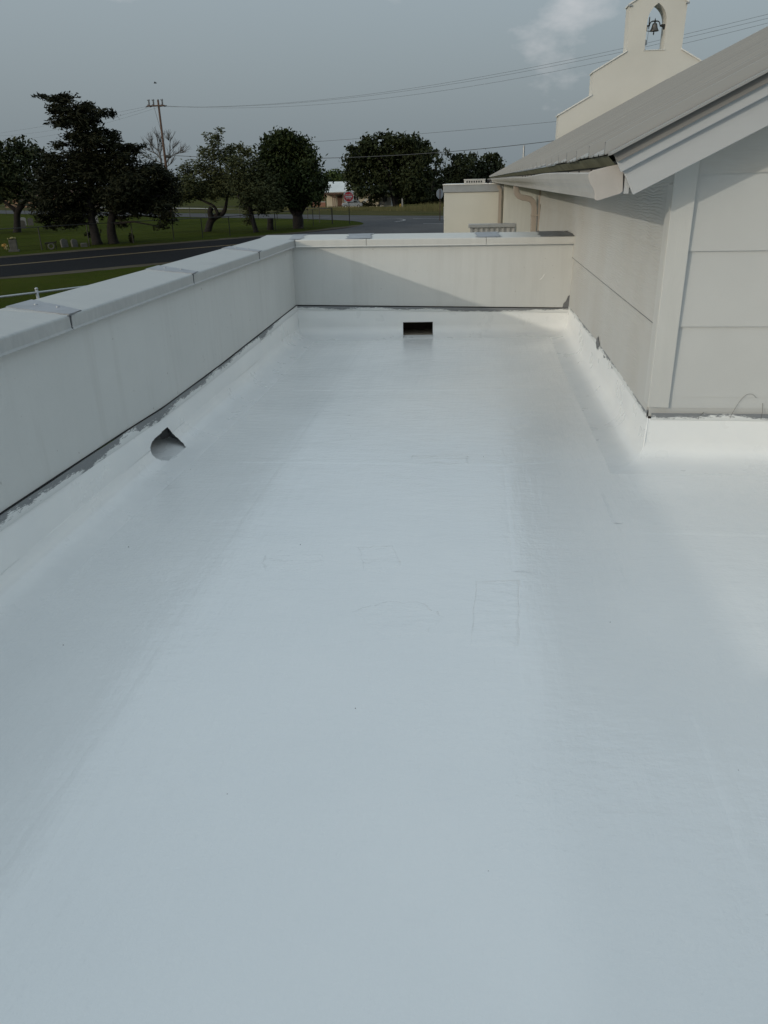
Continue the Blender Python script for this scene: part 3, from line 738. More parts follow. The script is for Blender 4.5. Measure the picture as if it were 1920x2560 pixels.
# eave: fascia, soffit, gutter
q = MB(); q.box(.70, .722, 4.086, 39.7, 1.424, 1.574); B(q, 'eave_fascia', 'fascia')
q = MB(); q.prism([(.7225, 1.437), (1.0, 1.574), (1.0, 1.586), (.7225, 1.449)], 'y', 4.338, 39.7); B(q, 'soffit', 'trim')
q = MB(); q.add([(.618, 4.13, 1.592), (.618, 39.7, 1.592), (.662, 39.7, 1.548), (.662, 4.13, 1.548)], [(0, 1, 2, 3)]); B(q, 'eave_flashing', 'olive')
ysG = list(np.linspace(4.10, 12, 40))+list(np.linspace(12.5, 39.6, 30))
def gprof(y):
    sag = .010*math.sin((y-4.1)*.75)*math.exp(-(y-4.1)/9); s2 = .006*math.sin(y*1.7)
    lipz = 1.524+sag+.004*math.sin(y*1.1)
    return [(.692, 1.545), (.692, 1.434), (.683, 1.430), (.585+s2*.4, 1.401), (.573+s2*.4, 1.404), (.570+s2*.6, 1.428), (.563+s2*.8, 1.447), (.546+s2, 1.470), (.538+s2, 1.494), (.536+s2, lipz-.006), (.540+s2, lipz), (.552+s2, lipz-.001), (.552+s2, lipz-.009)]
q = MB(); n = len(gprof(5))
for y in ysG: q.v += [(p[0], y, p[1]) for p in gprof(y)]
for i in range(len(ysG)-1):
    for j in range(n-1): q.f.append((i*n+j, i*n+j+1, (i+1)*n+j+1, (i+1)*n+j))
gut = B(q, 'gutter', 'gutter')
sm = gut.modifiers.new('thick', 'SOLIDIFY'); sm.thickness = .003
q = MB(); q.prism([(.688, 1.557), (.696, 1.434), (.684, 1.424), (.582, 1.395), (.568, 1.400), (.566, 1.428), (.558, 1.447), (.541, 1.470), (.532, 1.494), (.530, 1.520), (.552, 1.530), (.62, 1.545)], 'y', 4.088, 4.099)
cp = B(q, 'end_cap', 'gutter_cap', gut, bevel=.003); cp.parent = gut; cp.matrix_parent_inverse = Matrix.Translation((0, 0, 0))
for k_ in range(14):
    y = 4.55+.62*k_+.05*math.sin(k_*3); q = MB(); q.box(.548, .69, y, y+.025, 1.508, 1.513); q.box(.684, .69, y-.004, y+.03, 1.498, 1.54)
    h = q.build('gutter_hanger', 'iron'); h.parent = gut
# rake boards on the near gable, both slopes
def rake(name, mat, y0, y1, pts, bev=.003):
    for mir in (0, 1):
        q = MB(); q.prism([((2*RX-x) if mir else x, z) for x, z in pts], 'y', y0, y1); B(q, name, mat, bevel=bev)
rk = .495
rake('rake_fascia', 'fascia', 4.058, 4.084, [(.741, 1.419), (RX-.001, 1.419+rk*(RX-.742)), (RX-.001, 1.56+rk*(RX-.742)), (.668, 1.553)])
rake('rake_fascia', 'fascia', 4.030, 4.0575, [(.671, 1.518), (RX-.001, 1.518+rk*(RX-.672)), (RX-.001, 1.60+rk*(RX-.672)), (.634, 1.594)])
q = None
for mir in (0, 1):
    q = MB(); f_ = (lambda x: 2*RX-x) if mir else (lambda x: x)
    a, b_ = (.648, 1.562), (RX-.001, 1.562+rk*(RX-.649)); c_, d_ = (.625, 1.600), (RX-.001, 1.612+rk*(RX-.625))
    q.add([(f_(a[0]), 4.010, a[1]), (f_(b_[0]), 4.010, b_[1]), (f_(d_[0]), 4.024, d_[1]), (f_(c_[0]), 4.024, c_[1]),
           (f_(a[0]), 4.029, a[1]-.002), (f_(b_[0]), 4.029, b_[1]-.002), (f_(d_[0]), 4.029, d_[1]), (f_(c_[0]), 4.029, c_[1])],
          [(0, 1, 2, 3), (0, 4, 5, 1), (3, 2, 6, 7), (0, 3, 7, 4), (4, 7, 6, 5)])
    B(q, 'rake_trim', 'drip')
    q = MB(); z0 = lambda x: 1.445+rk*(x-.741)
    q.add([(f_(.735), 4.085, z0(.735)), (f_(RX-.001), 4.085, z0(RX)), (f_(RX-.001), 4.336, z0(RX)), (f_(.735), 4.336, z0(.735))], [(0, 1, 2, 3)])
    B(q, 'rake_soffit', 'trim')
# roof panels: trapezoid rib at one side, two low stiffeners
PW = .565
prf = [(-.022, 0), (-.013, .050), (.013, .050), (.022, 0), (.17, 0), (.18, .007), (.20, .007), (.21, 0), (.345, 0), (.355, .007), (.375, .007), (.385, 0), (PW-.0225, 0)]
def panel_mesh(sign):
    q = MB(); n = len(prf)
    ends = [(0, 0), (RX-EX-.01, (RX-EX-.01)*SL)]
    for dx0, dz0 in ends:
        q.v += [(sign*dx0, p[0], dz0+p[1]) for p in prf]
    for dx0, dz0 in ends:
        q.v += [(sign*dx0, p[0], dz0+p[1]-.006) for p in prf]
    for j in range(n-1):
        q.f += [(j, j+1, n+j+1, n+j), (2*n+j, 3*n+j, 3*n+j+1, 2*n+j+1), (j, 2*n+j, 2*n+j+1, j+1)]
    q.f += [(0, n, 3*n, 2*n), (n-1, 3*n-1, 4*n-1, 2*n-1), (0, 1, 2, 3)]
    return q.mesh('roof_panel')
pm = [panel_mesh(1), panel_mesh(-1)]
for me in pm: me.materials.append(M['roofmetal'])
for s, me in enumerate(pm):
    for k_ in range(63):
        o = bpy.data.objects.new('roof_panel', me); COL.objects.link(o); o.parent = bd
        o.location = ((EX if s == 0 else 2*RX-EX)-XR, 4.118+PW*k_-YF, EZ+.004*math.sin(k_*2.3)*(1 if k_ < 8 else 0))
for s in (1, -1):
    q = MB(); x0 = EX+.012 if s == 1 else 2*RX-EX-.012
    q.add([(x0, 3.985, EZ+.002), (x0, 4.088, EZ+.003), (RX-s*.01, 4.088, EZ+(RX-EX)*SL), (RX-s*.01, 3.985, EZ+(RX-EX)*SL-.001), (x0, 3.985, EZ-.009), (x0, 4.088, EZ-.010), (RX-s*.01, 4.088, EZ+(RX-EX)*SL-.012), (RX-s*.01, 3.985, EZ+(RX-EX)*SL-.012)],
          [(0, 1, 2, 3), (4, 7, 6, 5), (0, 3, 7, 4), (0, 4, 5, 1), (1, 5, 6, 2)])
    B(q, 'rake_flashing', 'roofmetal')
zr = EZ+(RX-EX)*SL
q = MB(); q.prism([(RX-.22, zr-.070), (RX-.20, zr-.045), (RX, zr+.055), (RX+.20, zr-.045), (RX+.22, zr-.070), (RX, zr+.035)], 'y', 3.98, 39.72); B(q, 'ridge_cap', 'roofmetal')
# side wall beyond the siding, base walls, far gable closing
q = MB(); q.box(.985, 1.01, 12.955, 39.7, G, 1.44); B(q, 'side_wall', 'cream2')
q = MB(); q.box(.99, 1.01, 8.46, 12.953, G, .284); B(q, 'base_wall', 'cream2')
q = MB(); q.box(14.95, 14.98, YF, 39.7, G, 1.44); B(q, 'side_wall', 'cream2')
q = MB(); q.box(.962, .988, 12.93, 13.0, .2, 1.43); B(q, 'joint_trim', 'pipe')
# downspout with an S bend, from gutter to wall
def rectube(path, hw, hd, n_up=(0, 1, 0)):
    q = MB(); P = [Vector(p) for p in path]; side = Vector(n_up)
    for i, p in enumerate(P):
        d = (P[min(i+1, len(P)-1)]-P[max(i-1, 0)]).normalized(); a = side; c = d.cross(a).normalized()
        q.v += [tuple(p+a*hw*sx_+c*hd*sy_) for sx_, sy_ in ((-1, -1), (1, -1), (1, 1), (-1, 1))]
    for i in range(len(P)-1):
        for k_ in range(4): q.f.append((i*4+k_, i*4+(k_+1) % 4, i*4+4+(k_+1) % 4, i*4+4+k_))
    q.f += [(0, 1, 2, 3), tuple((len(P)-1)*4+k_ for k_ in range(4))]
    return q
yd = 13.35
path = [(.63, yd, 1.405), (.63, yd, 1.34), (.645, yd, 1.285), (.68, yd, 1.245), (.73, yd, 1.225), (.80, yd, 1.215), (.855, yd, 1.20), (.895, yd, 1.165), (.918, yd, 1.11), (.925, yd, 1.04), (.925, yd, .2), (.925, yd, G)]
B(rectube(path, .055, .042), 'downspout', 'pipe', bevel=.01)
for z in (.95, .1, -1.4):
    q = MB(); q.box(.877, .984, yd-.065, yd+.065, z, z+.025); B(q, 'pipe_strap', 'pipe')
T_oakL=dict(Y=74,base=(-43.31,-2.20),blobs=[(-43.07,4.57,1.23,1.14),(-41.3,4.91,1.22,0.95),(-39.9,4.1,1.11,0.95),(-43.19,3.01,1.58,1.36),(-41.42,2.78,1.91,1.55),(-39.91,2.45,1.24,1.46),(-44.44,3.53,1.36,1.73),(-42.18,1.41,1.71,0.99),(-44.0,1.44,1.14,0.79),(-40.55,0.98,1.02,0.79),(-45.34,4.04,1.36,1.92),(-46.62,2.09,1.15,1.18)],
 trunks=[[(-43.32,-2.24,0.75),(-43.11,-1.31,0.6),(-42.83,-0.29,0.6),(-41.89,0.6,0.4),(-41.26,1.39,0.25)],[(-43.01,-0.29,0.45),(-43.79,0.33,0.3),(-44.78,1.06,0.22),(-45.24,2.07,0.15)]])
T_cedar=dict(Y=56,base=(-26.90,-2.20),blobs=[(-28.85,7.19,0.41,0.15),(-28.3,7.07,0.57,0.25),(-27.58,6.98,0.65,0.31),(-27.08,7.04,0.41,0.27),(-28.18,6.41,0.65,0.31),(-27.38,6.32,0.82,0.52),(-26.55,6.36,0.73,0.52),(-25.78,6.55,0.41,0.34),(-25.53,6.13,0.49,0.31),(-24.96,6.11,0.49,0.18),(-24.46,6.2,0.21,0.11),(-28.35,5.58,0.58,0.24),(-27.51,5.62,0.57,0.42),(-26.49,5.81,0.82,0.62),(-25.68,5.71,0.41,0.42),(-26.37,5.1,0.82,0.49),(-25.5,4.86,0.74,0.42),(-24.91,4.92,0.41,0.35),(-27.05,4.55,0.74,0.5),(-25.92,4.38,1.07,0.57),(-24.76,4.35,0.66,0.49),(-24.07,4.05,0.74,0.35),(-23.28,3.81,0.49,0.26),(-22.91,4.09,0.26,0.18),(-28.1,4.25,0.42,0.29),(-27.71,3.7,1.0,0.65),(-26.39,3.6,1.33,0.72),(-24.99,3.49,1.24,0.64),(-23.86,3.32,0.49,0.43),(-28.96,3.3,0.76,0.58),(-28.07,2.69,1.43,0.87),(-26.58,2.51,1.5,0.94),(-25.08,2.48,1.33,0.94),(-29.28,2.12,0.76,0.81),(-28.64,1.44,1.27,0.82),(-27.13,1.34,1.44,0.89),(-29.75,0.63,0.94,0.68),(-28.49,0.46,1.11,0.68),(-30.28,-0.28,0.52,0.38),(-29.32,-0.29,0.95,0.53),(-28.3,-0.39,0.95,0.61),(-30.04,-0.82,0.39,0.27),(-28.91,-0.84,0.61,0.27),(-27.18,0.13,0.68,0.75),(-27.48,-1.56,0.3,0.31)],
 trunks=[[(-26.86,-2.21,0.75),(-26.96,-1.1,0.6),(-27.05,-0.1,0.5),(-26.88,1.78,0.45),(-26.74,3.97,0.35),(-26.78,5.53,0.25),(-27.12,6.8,0.1)]])
T_cedar2=dict(Y=56.6,base=(-25.91,-2.20),blobs=[(-25.13,1.74,1.18,0.89),(-23.92,2.46,0.92,0.66),(-22.81,2.58,1.0,0.51),(-21.83,2.41,0.75,0.44),(-23.44,1.7,1.26,0.81),(-22.18,1.68,1.0,0.74),(-21.38,2.03,0.5,0.37),(-24.4,0.97,1.35,0.75),(-22.98,0.8,1.26,0.67),(-21.88,0.85,0.76,0.82),(-21.64,0.09,0.55,0.68),(-22.08,-0.59,0.43,0.46),(-21.97,-1.06,0.24,0.25),(-23.68,0.12,0.77,0.42),(-22.96,-0.19,0.47,0.34),(-24.87,0.15,0.68,0.34),(-25.1,-0.7,0.22,0.46),(-23.63,-0.41,0.15,0.31),(-25.5,0.54,0.68,0.6)],
 trunks=[[(-25.91,-2.24,0.8),(-25.86,-1.15,0.6),(-25.53,0.08,0.5),(-24.89,1.13,0.4),(-23.56,2.0,0.25),(-22.49,2.43,0.12)],[(-25.53,0.08,0.4),(-25.57,1.15,0.3),(-25.27,1.89,0.2)],[(-25.38,0.23,0.3),(-23.58,0.81,0.2),(-21.87,0.92,0.1)]])
T_mesq1=dict(Y=70,base=(-23.30,-2.20),blobs=[(-21.64,5.77,0.3,0.17),(-21.87,5.16,0.54,0.34),(-22.39,5.36,0.32,0.19),(-21.6,4.68,0.49,0.57),(-23.11,4.28,0.54,0.32),(-22.34,3.83,0.87,0.43),(-20.77,4.27,0.65,0.43),(-21.49,3.62,0.98,0.58),(-20.41,3.59,0.76,0.57),(-24.76,2.92,0.88,0.53),(-23.55,2.89,0.99,0.63),(-22.61,2.48,1.21,0.68),(-21.4,2.45,1.2,0.68),(-25.22,1.94,0.78,0.59),(-24.13,1.72,1.22,0.69),(-22.71,1.59,1.32,0.69),(-21.39,1.47,1.21,0.69),(-26.01,1.06,0.78,0.55),(-24.8,0.84,1.23,0.55),(-23.34,0.91,1.22,0.5),(-22.02,0.79,1.11,0.5),(-26.21,0.36,0.56,0.4)],
 trunks=[[(-23.34,-2.24,0.62),(-23.05,-1.42,0.6),(-22.55,-1.02,0.55),(-21.84,-0.73,0.4),(-21.45,-0.13,0.28),(-21.4,0.87,0.2),(-21.58,2.85,0.12),(-21.72,5.53,0.05)],[(-22.84,-1.12,0.5),(-22.89,-0.56,0.45),(-22.71,-0.26,0.42)],[(-22.19,-0.82,0.28),(-22.46,-0.21,0.24),(-22.99,0.1,0.2),(-24.06,0.52,0.16),(-25.25,0.85,0.1)]])
T_mesq2=dict(Y=68,base=(-18.38,-2.20),blobs=[(-19.13,4.17,0.52,0.37),(-18.52,3.92,0.52,0.42),(-19.46,2.96,0.95,0.65),(-18.4,2.94,0.84,0.65),(-18.15,2.18,0.95,0.66),(-19.34,2.01,1.17,0.66),(-17.43,1.97,0.84,0.75),(-19.1,1.15,1.17,0.67),(-17.93,1.03,1.17,0.76),(-16.89,0.82,0.95,0.67),(-17.38,0.05,0.85,0.53),(-16.52,0.04,0.64,0.58),(-18.64,0.27,0.64,0.58),(-18.96,-0.8,0.3,0.59),(-17.84,-0.33,0.38,0.58),(-16.35,-0.55,0.24,0.27),(-19.12,-1.44,0.27,0.25)],
 trunks=[[(-18.35,-2.22,0.42),(-18.57,-1.3,0.38),(-18.7,-0.32,0.34),(-18.57,0.46,0.25),(-18.1,1.61,0.15)],[(-18.71,-0.51,0.28),(-19.31,0.09,0.2),(-19.79,0.68,0.14)]])
T_cedarR=dict(Y=72.8,base=(-15.78,-2.20),blobs=[(-17.28,5.16,0.77,0.53),(-16.28,5.24,0.99,0.45),(-18.0,4.59,0.89,0.69),(-16.78,4.56,1.33,0.78),(-15.44,4.73,0.99,0.58),(-14.71,4.02,0.77,0.78),(-18.3,3.61,0.78,0.79),(-16.98,3.38,1.56,1.09),(-15.31,3.34,1.33,0.99),(-14.21,3.02,0.66,0.89),(-18.17,2.4,0.9,0.8),(-16.85,1.97,1.57,1.11),(-15.17,1.93,1.45,1.1),(-13.94,1.91,0.67,0.8),(-13.65,1.09,0.45,0.61),(-17.82,1.17,0.91,0.81),(-16.38,0.73,1.47,0.82),(-14.91,0.71,1.35,0.82),(-13.92,0.28,0.56,0.51),(-16.76,0.12,1.25,0.41),(-15.41,-0.01,1.02,0.41),(-18.69,1.6,0.57,0.61)],
 trunks=[[(-15.8,-2.22,0.95),(-15.79,-1.57,1.0),(-15.81,-0.93,0.8),(-15.85,0.11,0.6),(-16.17,2.16,0.4),(-16.46,4.36,0.15)],[(-15.94,-1.14,0.5),(-16.35,-0.51,0.4),(-16.75,0.33,0.3)],[(-15.71,-1.15,0.5),(-15.21,-0.42,0.4),(-14.7,0.5,0.3)]])
T_oakR=dict(Y=165,base=(-16.08,-3.20),blobs=[(-20.53,8.77,1.71,1.2),(-17.83,9.14,2.19,0.98),(-15.4,9.08,2.18,0.98),(-12.98,8.58,1.94,1.09),(-10.8,7.87,1.69,1.09),(-21.81,7.26,2.21,1.54),(-18.86,6.96,2.94,1.98),(-15.43,6.88,3.17,1.98),(-12.02,6.58,2.92,1.97),(-9.59,6.52,1.45,1.32),(-23.79,7.08,1.11,1.0),(-23.86,5.08,1.98,1.78),(-20.89,4.79,2.97,2.01),(-17.44,4.48,3.2,2.23),(-13.75,4.18,3.19,2.22),(-10.56,4.33,2.2,1.78),(-24.68,3.07,1.5,1.36),(-22.2,2.56,2.49,1.81),(-18.98,2.04,2.98,1.81),(-15.51,1.74,2.72,1.81),(-12.05,1.66,2.71,1.8),(-10.08,2.52,1.47,1.34),(-24.02,0.77,1.76,1.26),(-21.53,0.03,2.0,1.15),(-20.06,-1.15,1.51,0.92),(-18.52,-0.03,1.75,1.14),(-13.05,-0.36,2.48,1.37),(-10.82,-0.18,1.98,1.36),(-14.79,-0.56,1.49,1.14)],
 trunks=[[(-15.88,-3.27,0.9),(-16.18,-1.91,0.8),(-16.53,-0.07,0.7),(-16.74,1.99,0.5),(-17.92,5.16,0.3)],[(-15.58,-3.08,0.6),(-15.43,-1.47,0.5),(-14.53,0.35,0.45),(-13.02,3.49,0.25)]])
T_airy=dict(Y=185,base=(-9.35,-3.20),blobs=[(-8.31,7.07,1.63,0.74),(-6.81,6.98,1.22,0.69),(-9.11,5.6,1.63,1.11),(-10.2,3.13,1.1,0.88),(-7.75,5.32,1.09,0.62),(-8.55,3.09,1.92,1.25),(-10.19,1.11,1.93,1.27),(-8.53,-0.45,2.48,1.78)],
 trunks=[[(-9.35,-3.01,0.8),(-9.37,1.09,0.6),(-8.83,4.1,0.35),(-7.22,6.8,0.15)],[(-9.37,1.09,0.4),(-10.47,3.13,0.25),(-10.2,5.38,0.1)]])
T_treeC=dict(Y=190,base=(-3.06,-3.20),blobs=[(-3.78,5.58,1.81,1.14),(-1.28,5.65,1.66,1.14),(-2.91,3.52,3.06,2.04),(-5.41,2.8,2.24,1.8),(-0.13,3.97,1.67,1.53),(-4.82,0.46,3.37,1.82),(-7.63,-0.53,2.55,1.83),(-0.91,1.42,2.79,1.55),(-2.53,-1.15,3.38,1.83)],
 trunks=[[(-3.06,-3.25,0.9),(-3.14,0.95,0.6),(-2.93,4.55,0.3)]])
T_treeD=dict(Y=195,base=(3.18,-3.20),blobs=[(2.93,5.92,1.84,1.04),(4.78,5.49,1.27,1.09),(2.13,4.25,1.99,1.57),(4.42,3.93,1.7,1.31),(2.2,2.14,2.57,1.58),(4.78,1.82,2.56,1.58)],
 trunks=[[(3.22,-2.95,0.9),(3.08,1.33,0.6),(3.53,5.0,0.3)]])
T_bush=dict(Y=210,base=(-35.79,-3.20),blobs=[(-36.53,3.31,1.6,1.3),(-34.61,3.42,1.75,1.15),(-33.04,2.66,1.59,1.44),(-37.55,2.17,1.6,1.45),(-35.33,1.54,3.52,1.74)],
 trunks=[[(-35.81,-1.68,0.6),(-35.65,1.55,0.4),(-35.57,3.29,0.2)]])
T_bare=dict(Y=115,base=(-43.60,-2.20),blobs=[(-45.84,5.64,0.42,0.35),(-46.36,5.4,0.35,0.35),(-44.81,4.94,0.49,0.35)],
 trunks=[[(-43.6,3.55,0.35),(-43.83,4.91,0.28),(-44.08,6.14,0.2),(-44.05,7.36,0.12),(-44.16,8.08,0.05)],[(-43.83,4.91,0.2),(-44.69,5.79,0.15),(-45.61,6.24,0.1),(-45.87,6.86,0.07),(-45.93,7.41,0.04)],[(-43.52,4.16,0.22),(-42.74,5.19,0.17),(-42.41,6.1,0.12),(-42.28,7.07,0.08),(-41.91,7.79,0.04)],[(-42.75,5.13,0.14),(-41.92,5.6,0.1),(-41.12,5.89,0.07),(-40.64,6.36,0.04)],[(-44.08,6.14,0.12),(-44.72,6.59,0.08),(-44.96,7.32,0.04)],[(-42.28,7.07,0.06),(-42.56,7.62,0.03)],[(-43.98,6.87,0.07),(-43.76,7.47,0.05),(-43.48,7.95,0.03)],[(-41.64,5.66,0.06),(-40.43,5.87,0.03)],[(-44.69,5.79,0.1),(-45.15,6.48,0.06),(-45.11,7.26,0.03)],[(-42.41,6.1,0.07),(-41.79,6.63,0.04)],[(-43.82,5.04,0.14),(-44.01,5.65,0.1),(-43.65,6.74,0.06),(-43.81,7.59,0.03)],[(-43.4,3.98,0.15),(-42.49,4.51,0.1),(-42.14,5.0,0.05)],[(-43.88,4.54,0.12),(-45.36,5.07,0.08),(-46.55,5.59,0.04)]])
# ------------------------------------------------------------------ bell gable at the far end of the building
bx = 7.53
bg_ = empty('bell_gable', (bx, 40.3, G), 0, 'cream stepped gable wall with pointed arch opening above the ridge', 'bell gable')
def W(q, name, mat, parent, **kw):
    """mesh given in world coordinates, parented to an empty"""
    o = q.build(name, mat, None, **kw); o.parent = parent
    o.matrix_parent_inverse = Matrix.Translation(parent.location).inverted() if parent.type == 'EMPTY' else Matrix()
    return o
half = [(3.92, G), (3.90, 4.10), (2.52, 4.83), (2.52, 5.74), (1.16, 6.46), (1.19, 8.24), (0, 8.86)]
sil = [(bx-a, z) for a, z in half]+[(bx+a, z) for a, z in half[-2::-1]]
ar = [(-.40, 6.52), (-.40, 7.55)]
for k_ in range(1, 9):
    an = k_/8*math.acos(.5); R_a = .80
    ar.append((.40-R_a*math.cos(an), 7.55+R_a*math.sin(an)))
arch = [(bx+a, z) for a, z in ar]+[(bx-a, z) for a, z in ar[-2::-1]]
def ringed(y0, y1):
    bm = bmesh.new()
    def loop(pts): 
        v = [bm.verts.new((x, y0, z)) for x, z in pts]
        return [bm.edges.new((v[i], v[(i+1) % len(v)])) for i in range(len(v))]
    e = loop(sil)+loop(arch)
    bmesh.ops.triangle_fill(bm, edges=e, use_beauty=True)
    fc = list(bm.faces)
    r_ = bmesh.ops.extrude_face_region(bm, geom=fc)
    bmesh.ops.translate(bm, verts=[v for v in r_['geom'] if isinstance(v, bmesh.types.BMVert)], vec=(0, y1-y0, 0))
    bmesh.ops.recalc_face_normals(bm, faces=bm.faces)
    me = bpy.data.meshes.new('wall'); bm.to_mesh(me); bm.free(); me.materials.append(M['belfry']); return me
o = bpy.data.objects.new('wall', ringed(39.75, 40.65)); COL.objects.link(o); o.parent = bg_; o.matrix_parent_inverse = Matrix.Translation(bg_.location).inverted()
for mir in (1, -1):
    for (a0, z0), (a1, z1) in (((3.96, 4.06), (2.50, 4.84)), ((2.57, 5.71), (1.14, 6.48)), ((1.24, 8.21), (.0, 8.88))):
        q = MB(); xa, xb = bx-mir*a0, bx-mir*a1
        q.prism([(xa, z0), (xb, z1), (xb, z1+.055), (xa, z0+.055)], 'y', 39.70, 40.70); W(q, 'coping', 'cap', bg_)
    q = MB(); q.box(bx-mir*1.19-.07, bx-mir*1.19+.07, 39.66, 39.74, 8.16, 8.22); W(q, 'coping_end', 'greymetal', bg_)
q = MB(); q.box(bx-.44, bx+.46, 39.72, 40.6, 6.495, 6.515); W(q, 'sill', 'cap', bg_)
# bell hung in the arch
yb = 40.05
be = empty('bell', (bx, yb, 7.25), 0, 'dark cast bell with wheel and yoke hanging in the arch', 'bell')
q = MB(); cz = 7.25
q.lathe([(.185, cz), (.190, cz+.015), (.175, cz+.04), (.145, cz+.09), (.125, cz+.15), (.112, cz+.21), (.100, cz+.26), (.075, cz+.295), (.03, cz+.31), (.001, cz+.312), ], bx-.02, yb, 24)
q.lathe([(.185, cz), (.165, cz+.005), (.13, cz+.09), (.09, cz+.25), (.001, cz+.28)], bx-.02, yb, 24)
W(q, 'bell_body', 'bronze', be, smooth=True)
q = MB(); arc = [(bx-.24, yb, 7.44), (bx-.235, yb, 7.52), (bx-.20, yb, 7.59), (bx-.13, yb, 7.625), (bx-.02, yb, 7.625), (bx+.10, yb, 7.62), (bx+.165, yb, 7.58), (bx+.195, yb, 7.50), (bx+.21, yb, 7.44), (bx+.30, yb, 7.43)]
q.tube(arc, [.022, .022, .022, .024, .03, .024, .022, .022, .024, .03], 8); q.tube([(bx-.02, yb, 7.55), (bx-.02, yb, 7.66), (bx-.02, yb, 7.74)], [.035, .03, .006], 8); W(q, 'yoke', 'iron', be, smooth=True)
q = MB(); circ = [(bx-.26+.03*math.cos(2*math.pi*k_/28), yb+.20*math.cos(2*math.pi*k_/28), 7.57+.21*math.sin(2*math.pi*k_/28)) for k_ in range(29)]
q.tube(circ, .017, 6, cap=False)
for k_ in range(4):
    an = math.pi*k_/4; q.tube([(bx-.26+.03*math.cos(an), yb+.2*math.cos(an), 7.57+.2*math.sin(an)), (bx-.26-.03*math.cos(an), yb-.2*math.cos(an), 7.57-.2*math.sin(an))], .009, 5)
W(q, 'wheel', 'iron', be, smooth=True)
q = MB(); q.tube([(bx-.02, yb, 7.36), (bx-.03, yb, 7.24), (bx-.035, yb, 7.14)], [.012, .02, .03], 8); q.tube([(bx-.035, yb, 7.16), (bx-.036, yb, 7.10)], [.035, .008], 8); W(q, 'clapper', 'iron', be, smooth=True)
q = MB(); q.prism([(bx+.24, 7.49), (bx+.398, 7.49), (bx+.398, 7.30), (bx+.36, 7.33), (bx+.33, 7.40), (bx+.24, 7.42)], 'y', yb-.09, yb+.09); W(q, 'bracket', 'iron', be)
q = MB(); q.tube([(bx-.398, yb, 7.46), (bx-.24, yb, 7.46)], .028, 8); q.tube([(bx-.33, yb, 7.46), (bx-.335, yb, 7.27), (bx-.19, yb, 7.255)], .018, 6); W(q, 'bracket', 'iron', be)
q = MB(); q.tube([(bx-.25, yb-.02, 7.36), (bx-.285, yb-.02, 6.84)], .006, 5); W(q, 'pull_rope', 'wire', be)
fl = empty('floodlight', (bx-.34, 40.0, 6.515), 0, 'small grey floodlight on a curved arm below the bell', 'floodlight')
q = MB(); q.tube([(bx-.38, 40.0, 6.52), (bx-.30, 40, 6.53), (bx-.36, 40, 6.58), (bx-.375, 40, 6.68), (bx-.365, 40, 6.74)], .014, 6); W(q, 'arm', 'iron', fl)
q = MB(); q.prism([(bx-.385, 6.72), (bx-.32, 6.72), (bx-.285, 6.75), (bx-.27, 6.77), (bx-.30, 6.79), (bx-.315, 6.92), (bx-.37, 6.93)], 'y', 39.93, 40.07); W(q, 'lamp_housing', 'greymetal', fl, bevel=.008)

# ------------------------------------------------------------------ cream block beyond the far parapet
ab = empty('annex_block', (-.1, 30, G), 0, 'cream stucco flat roofed block with grey coping beyond the parapet', 'building')
q = MB(); q.box(-1.125, .984, 30.0, 34.5, G, 1.097); W(q, 'wall', 'cream', ab, bevel=.02)
q = MB(); q.box(-1.16, .983, 29.96, 34.54, 1.0985, 1.345); W(q, 'coping', 'greymetal', ab, bevel=.01)
q = MB(); q.box(-1.18, .982, 29.93, 34.56, 1.3465, 1.372); W(q, 'coping_cap', 'cap', ab)
q = MB(); q.add([(p[0], p[1], p[2]) for p in rectube([(.80, 29.93, 1.30), (.80, 29.93, 1.24), (.86, 29.93, 1.16), (.86, 29.93, .5), (.86, 29.93, G)], .035, .05, (0, 1, 0)).v], rectube([(0, 0, 0)]*5, .1, .1).f); W(q, 'downspout', 'pipe', ab)
ru = empty('rooftop_unit', (-.05, 30.6, 1.372), 0, 'low white rooftop air unit with dark louvre slots on the cream block', 'rooftop unit')
q = MB(); q.box(-.425, .33, 30.45, 31.1, 1.374, 1.50); W(q, 'casing', 'gutter', ru, bevel=.015)
q = MB(); q.box(-.44, .345, 30.43, 31.12, 1.5005, 1.522); W(q, 'lid', 'trim', ru, bevel=.006)
for k_ in range(7):
    q = MB(); x = -.345+k_*.085; q.prism([(x, 1.405), (x+.05, 1.405), (x+.05, 1.455), (x+.04, 1.468), (x+.01, 1.468), (x, 1.455)], 'y', 30.444, 30.449); W(q, 'louvre_slot', 'dark', ru)
q = MB(); q.tube([(.42, 30.7, 1.374), (.42, 30.7, 1.46), (.60, 30.7, 1.47), (.7, 30.7, 1.40)], .05, 8); W(q, 'duct', 'iron', ru, smooth=True)
mf = empty('metal_screen', (.2, 20, G), 0, 'ribbed grey metal screen with flat top cap before the cream block', 'screen')
q = MB(); n = 34; pr = []
for k_ in range(n+1):
    x = -.12+1.08*k_/n; pr.append((x, 20.0-(.022 if k_ % 4 in (1, 2) else 0)))
q.v = [(x, y, G) for x, y in pr]+[(x, y, .45) for x, y in pr]; q.f = [(i, i+1, n+2+i, n+1+i) for i in range(n)]
W(q, 'ribbed_sheet', 'greymetal', mf)
q = MB(); q.box(-.16, .97, 19.93, 20.10, .435, .520); W(q, 'top_cap', 'greymetal', mf, bevel=.008)
for x in (-.10, .42, .93):
    q = MB(); q.box(x-.02, x+.02, 20.01, 20.06, G, .434); W(q, 'post', 'iron', mf)

# ------------------------------------------------------------------ roof vent pipe behind the ridge line
q = MB(); q.tube([(2.38, 44, G), (2.38, 44, 1.0), (2.38, 44, 3.05)], [.055, .055, .05], 8)
tag(q.build('mast', 'greymetal'), 'thin grey mast standing beyond the low eave', 'mast')

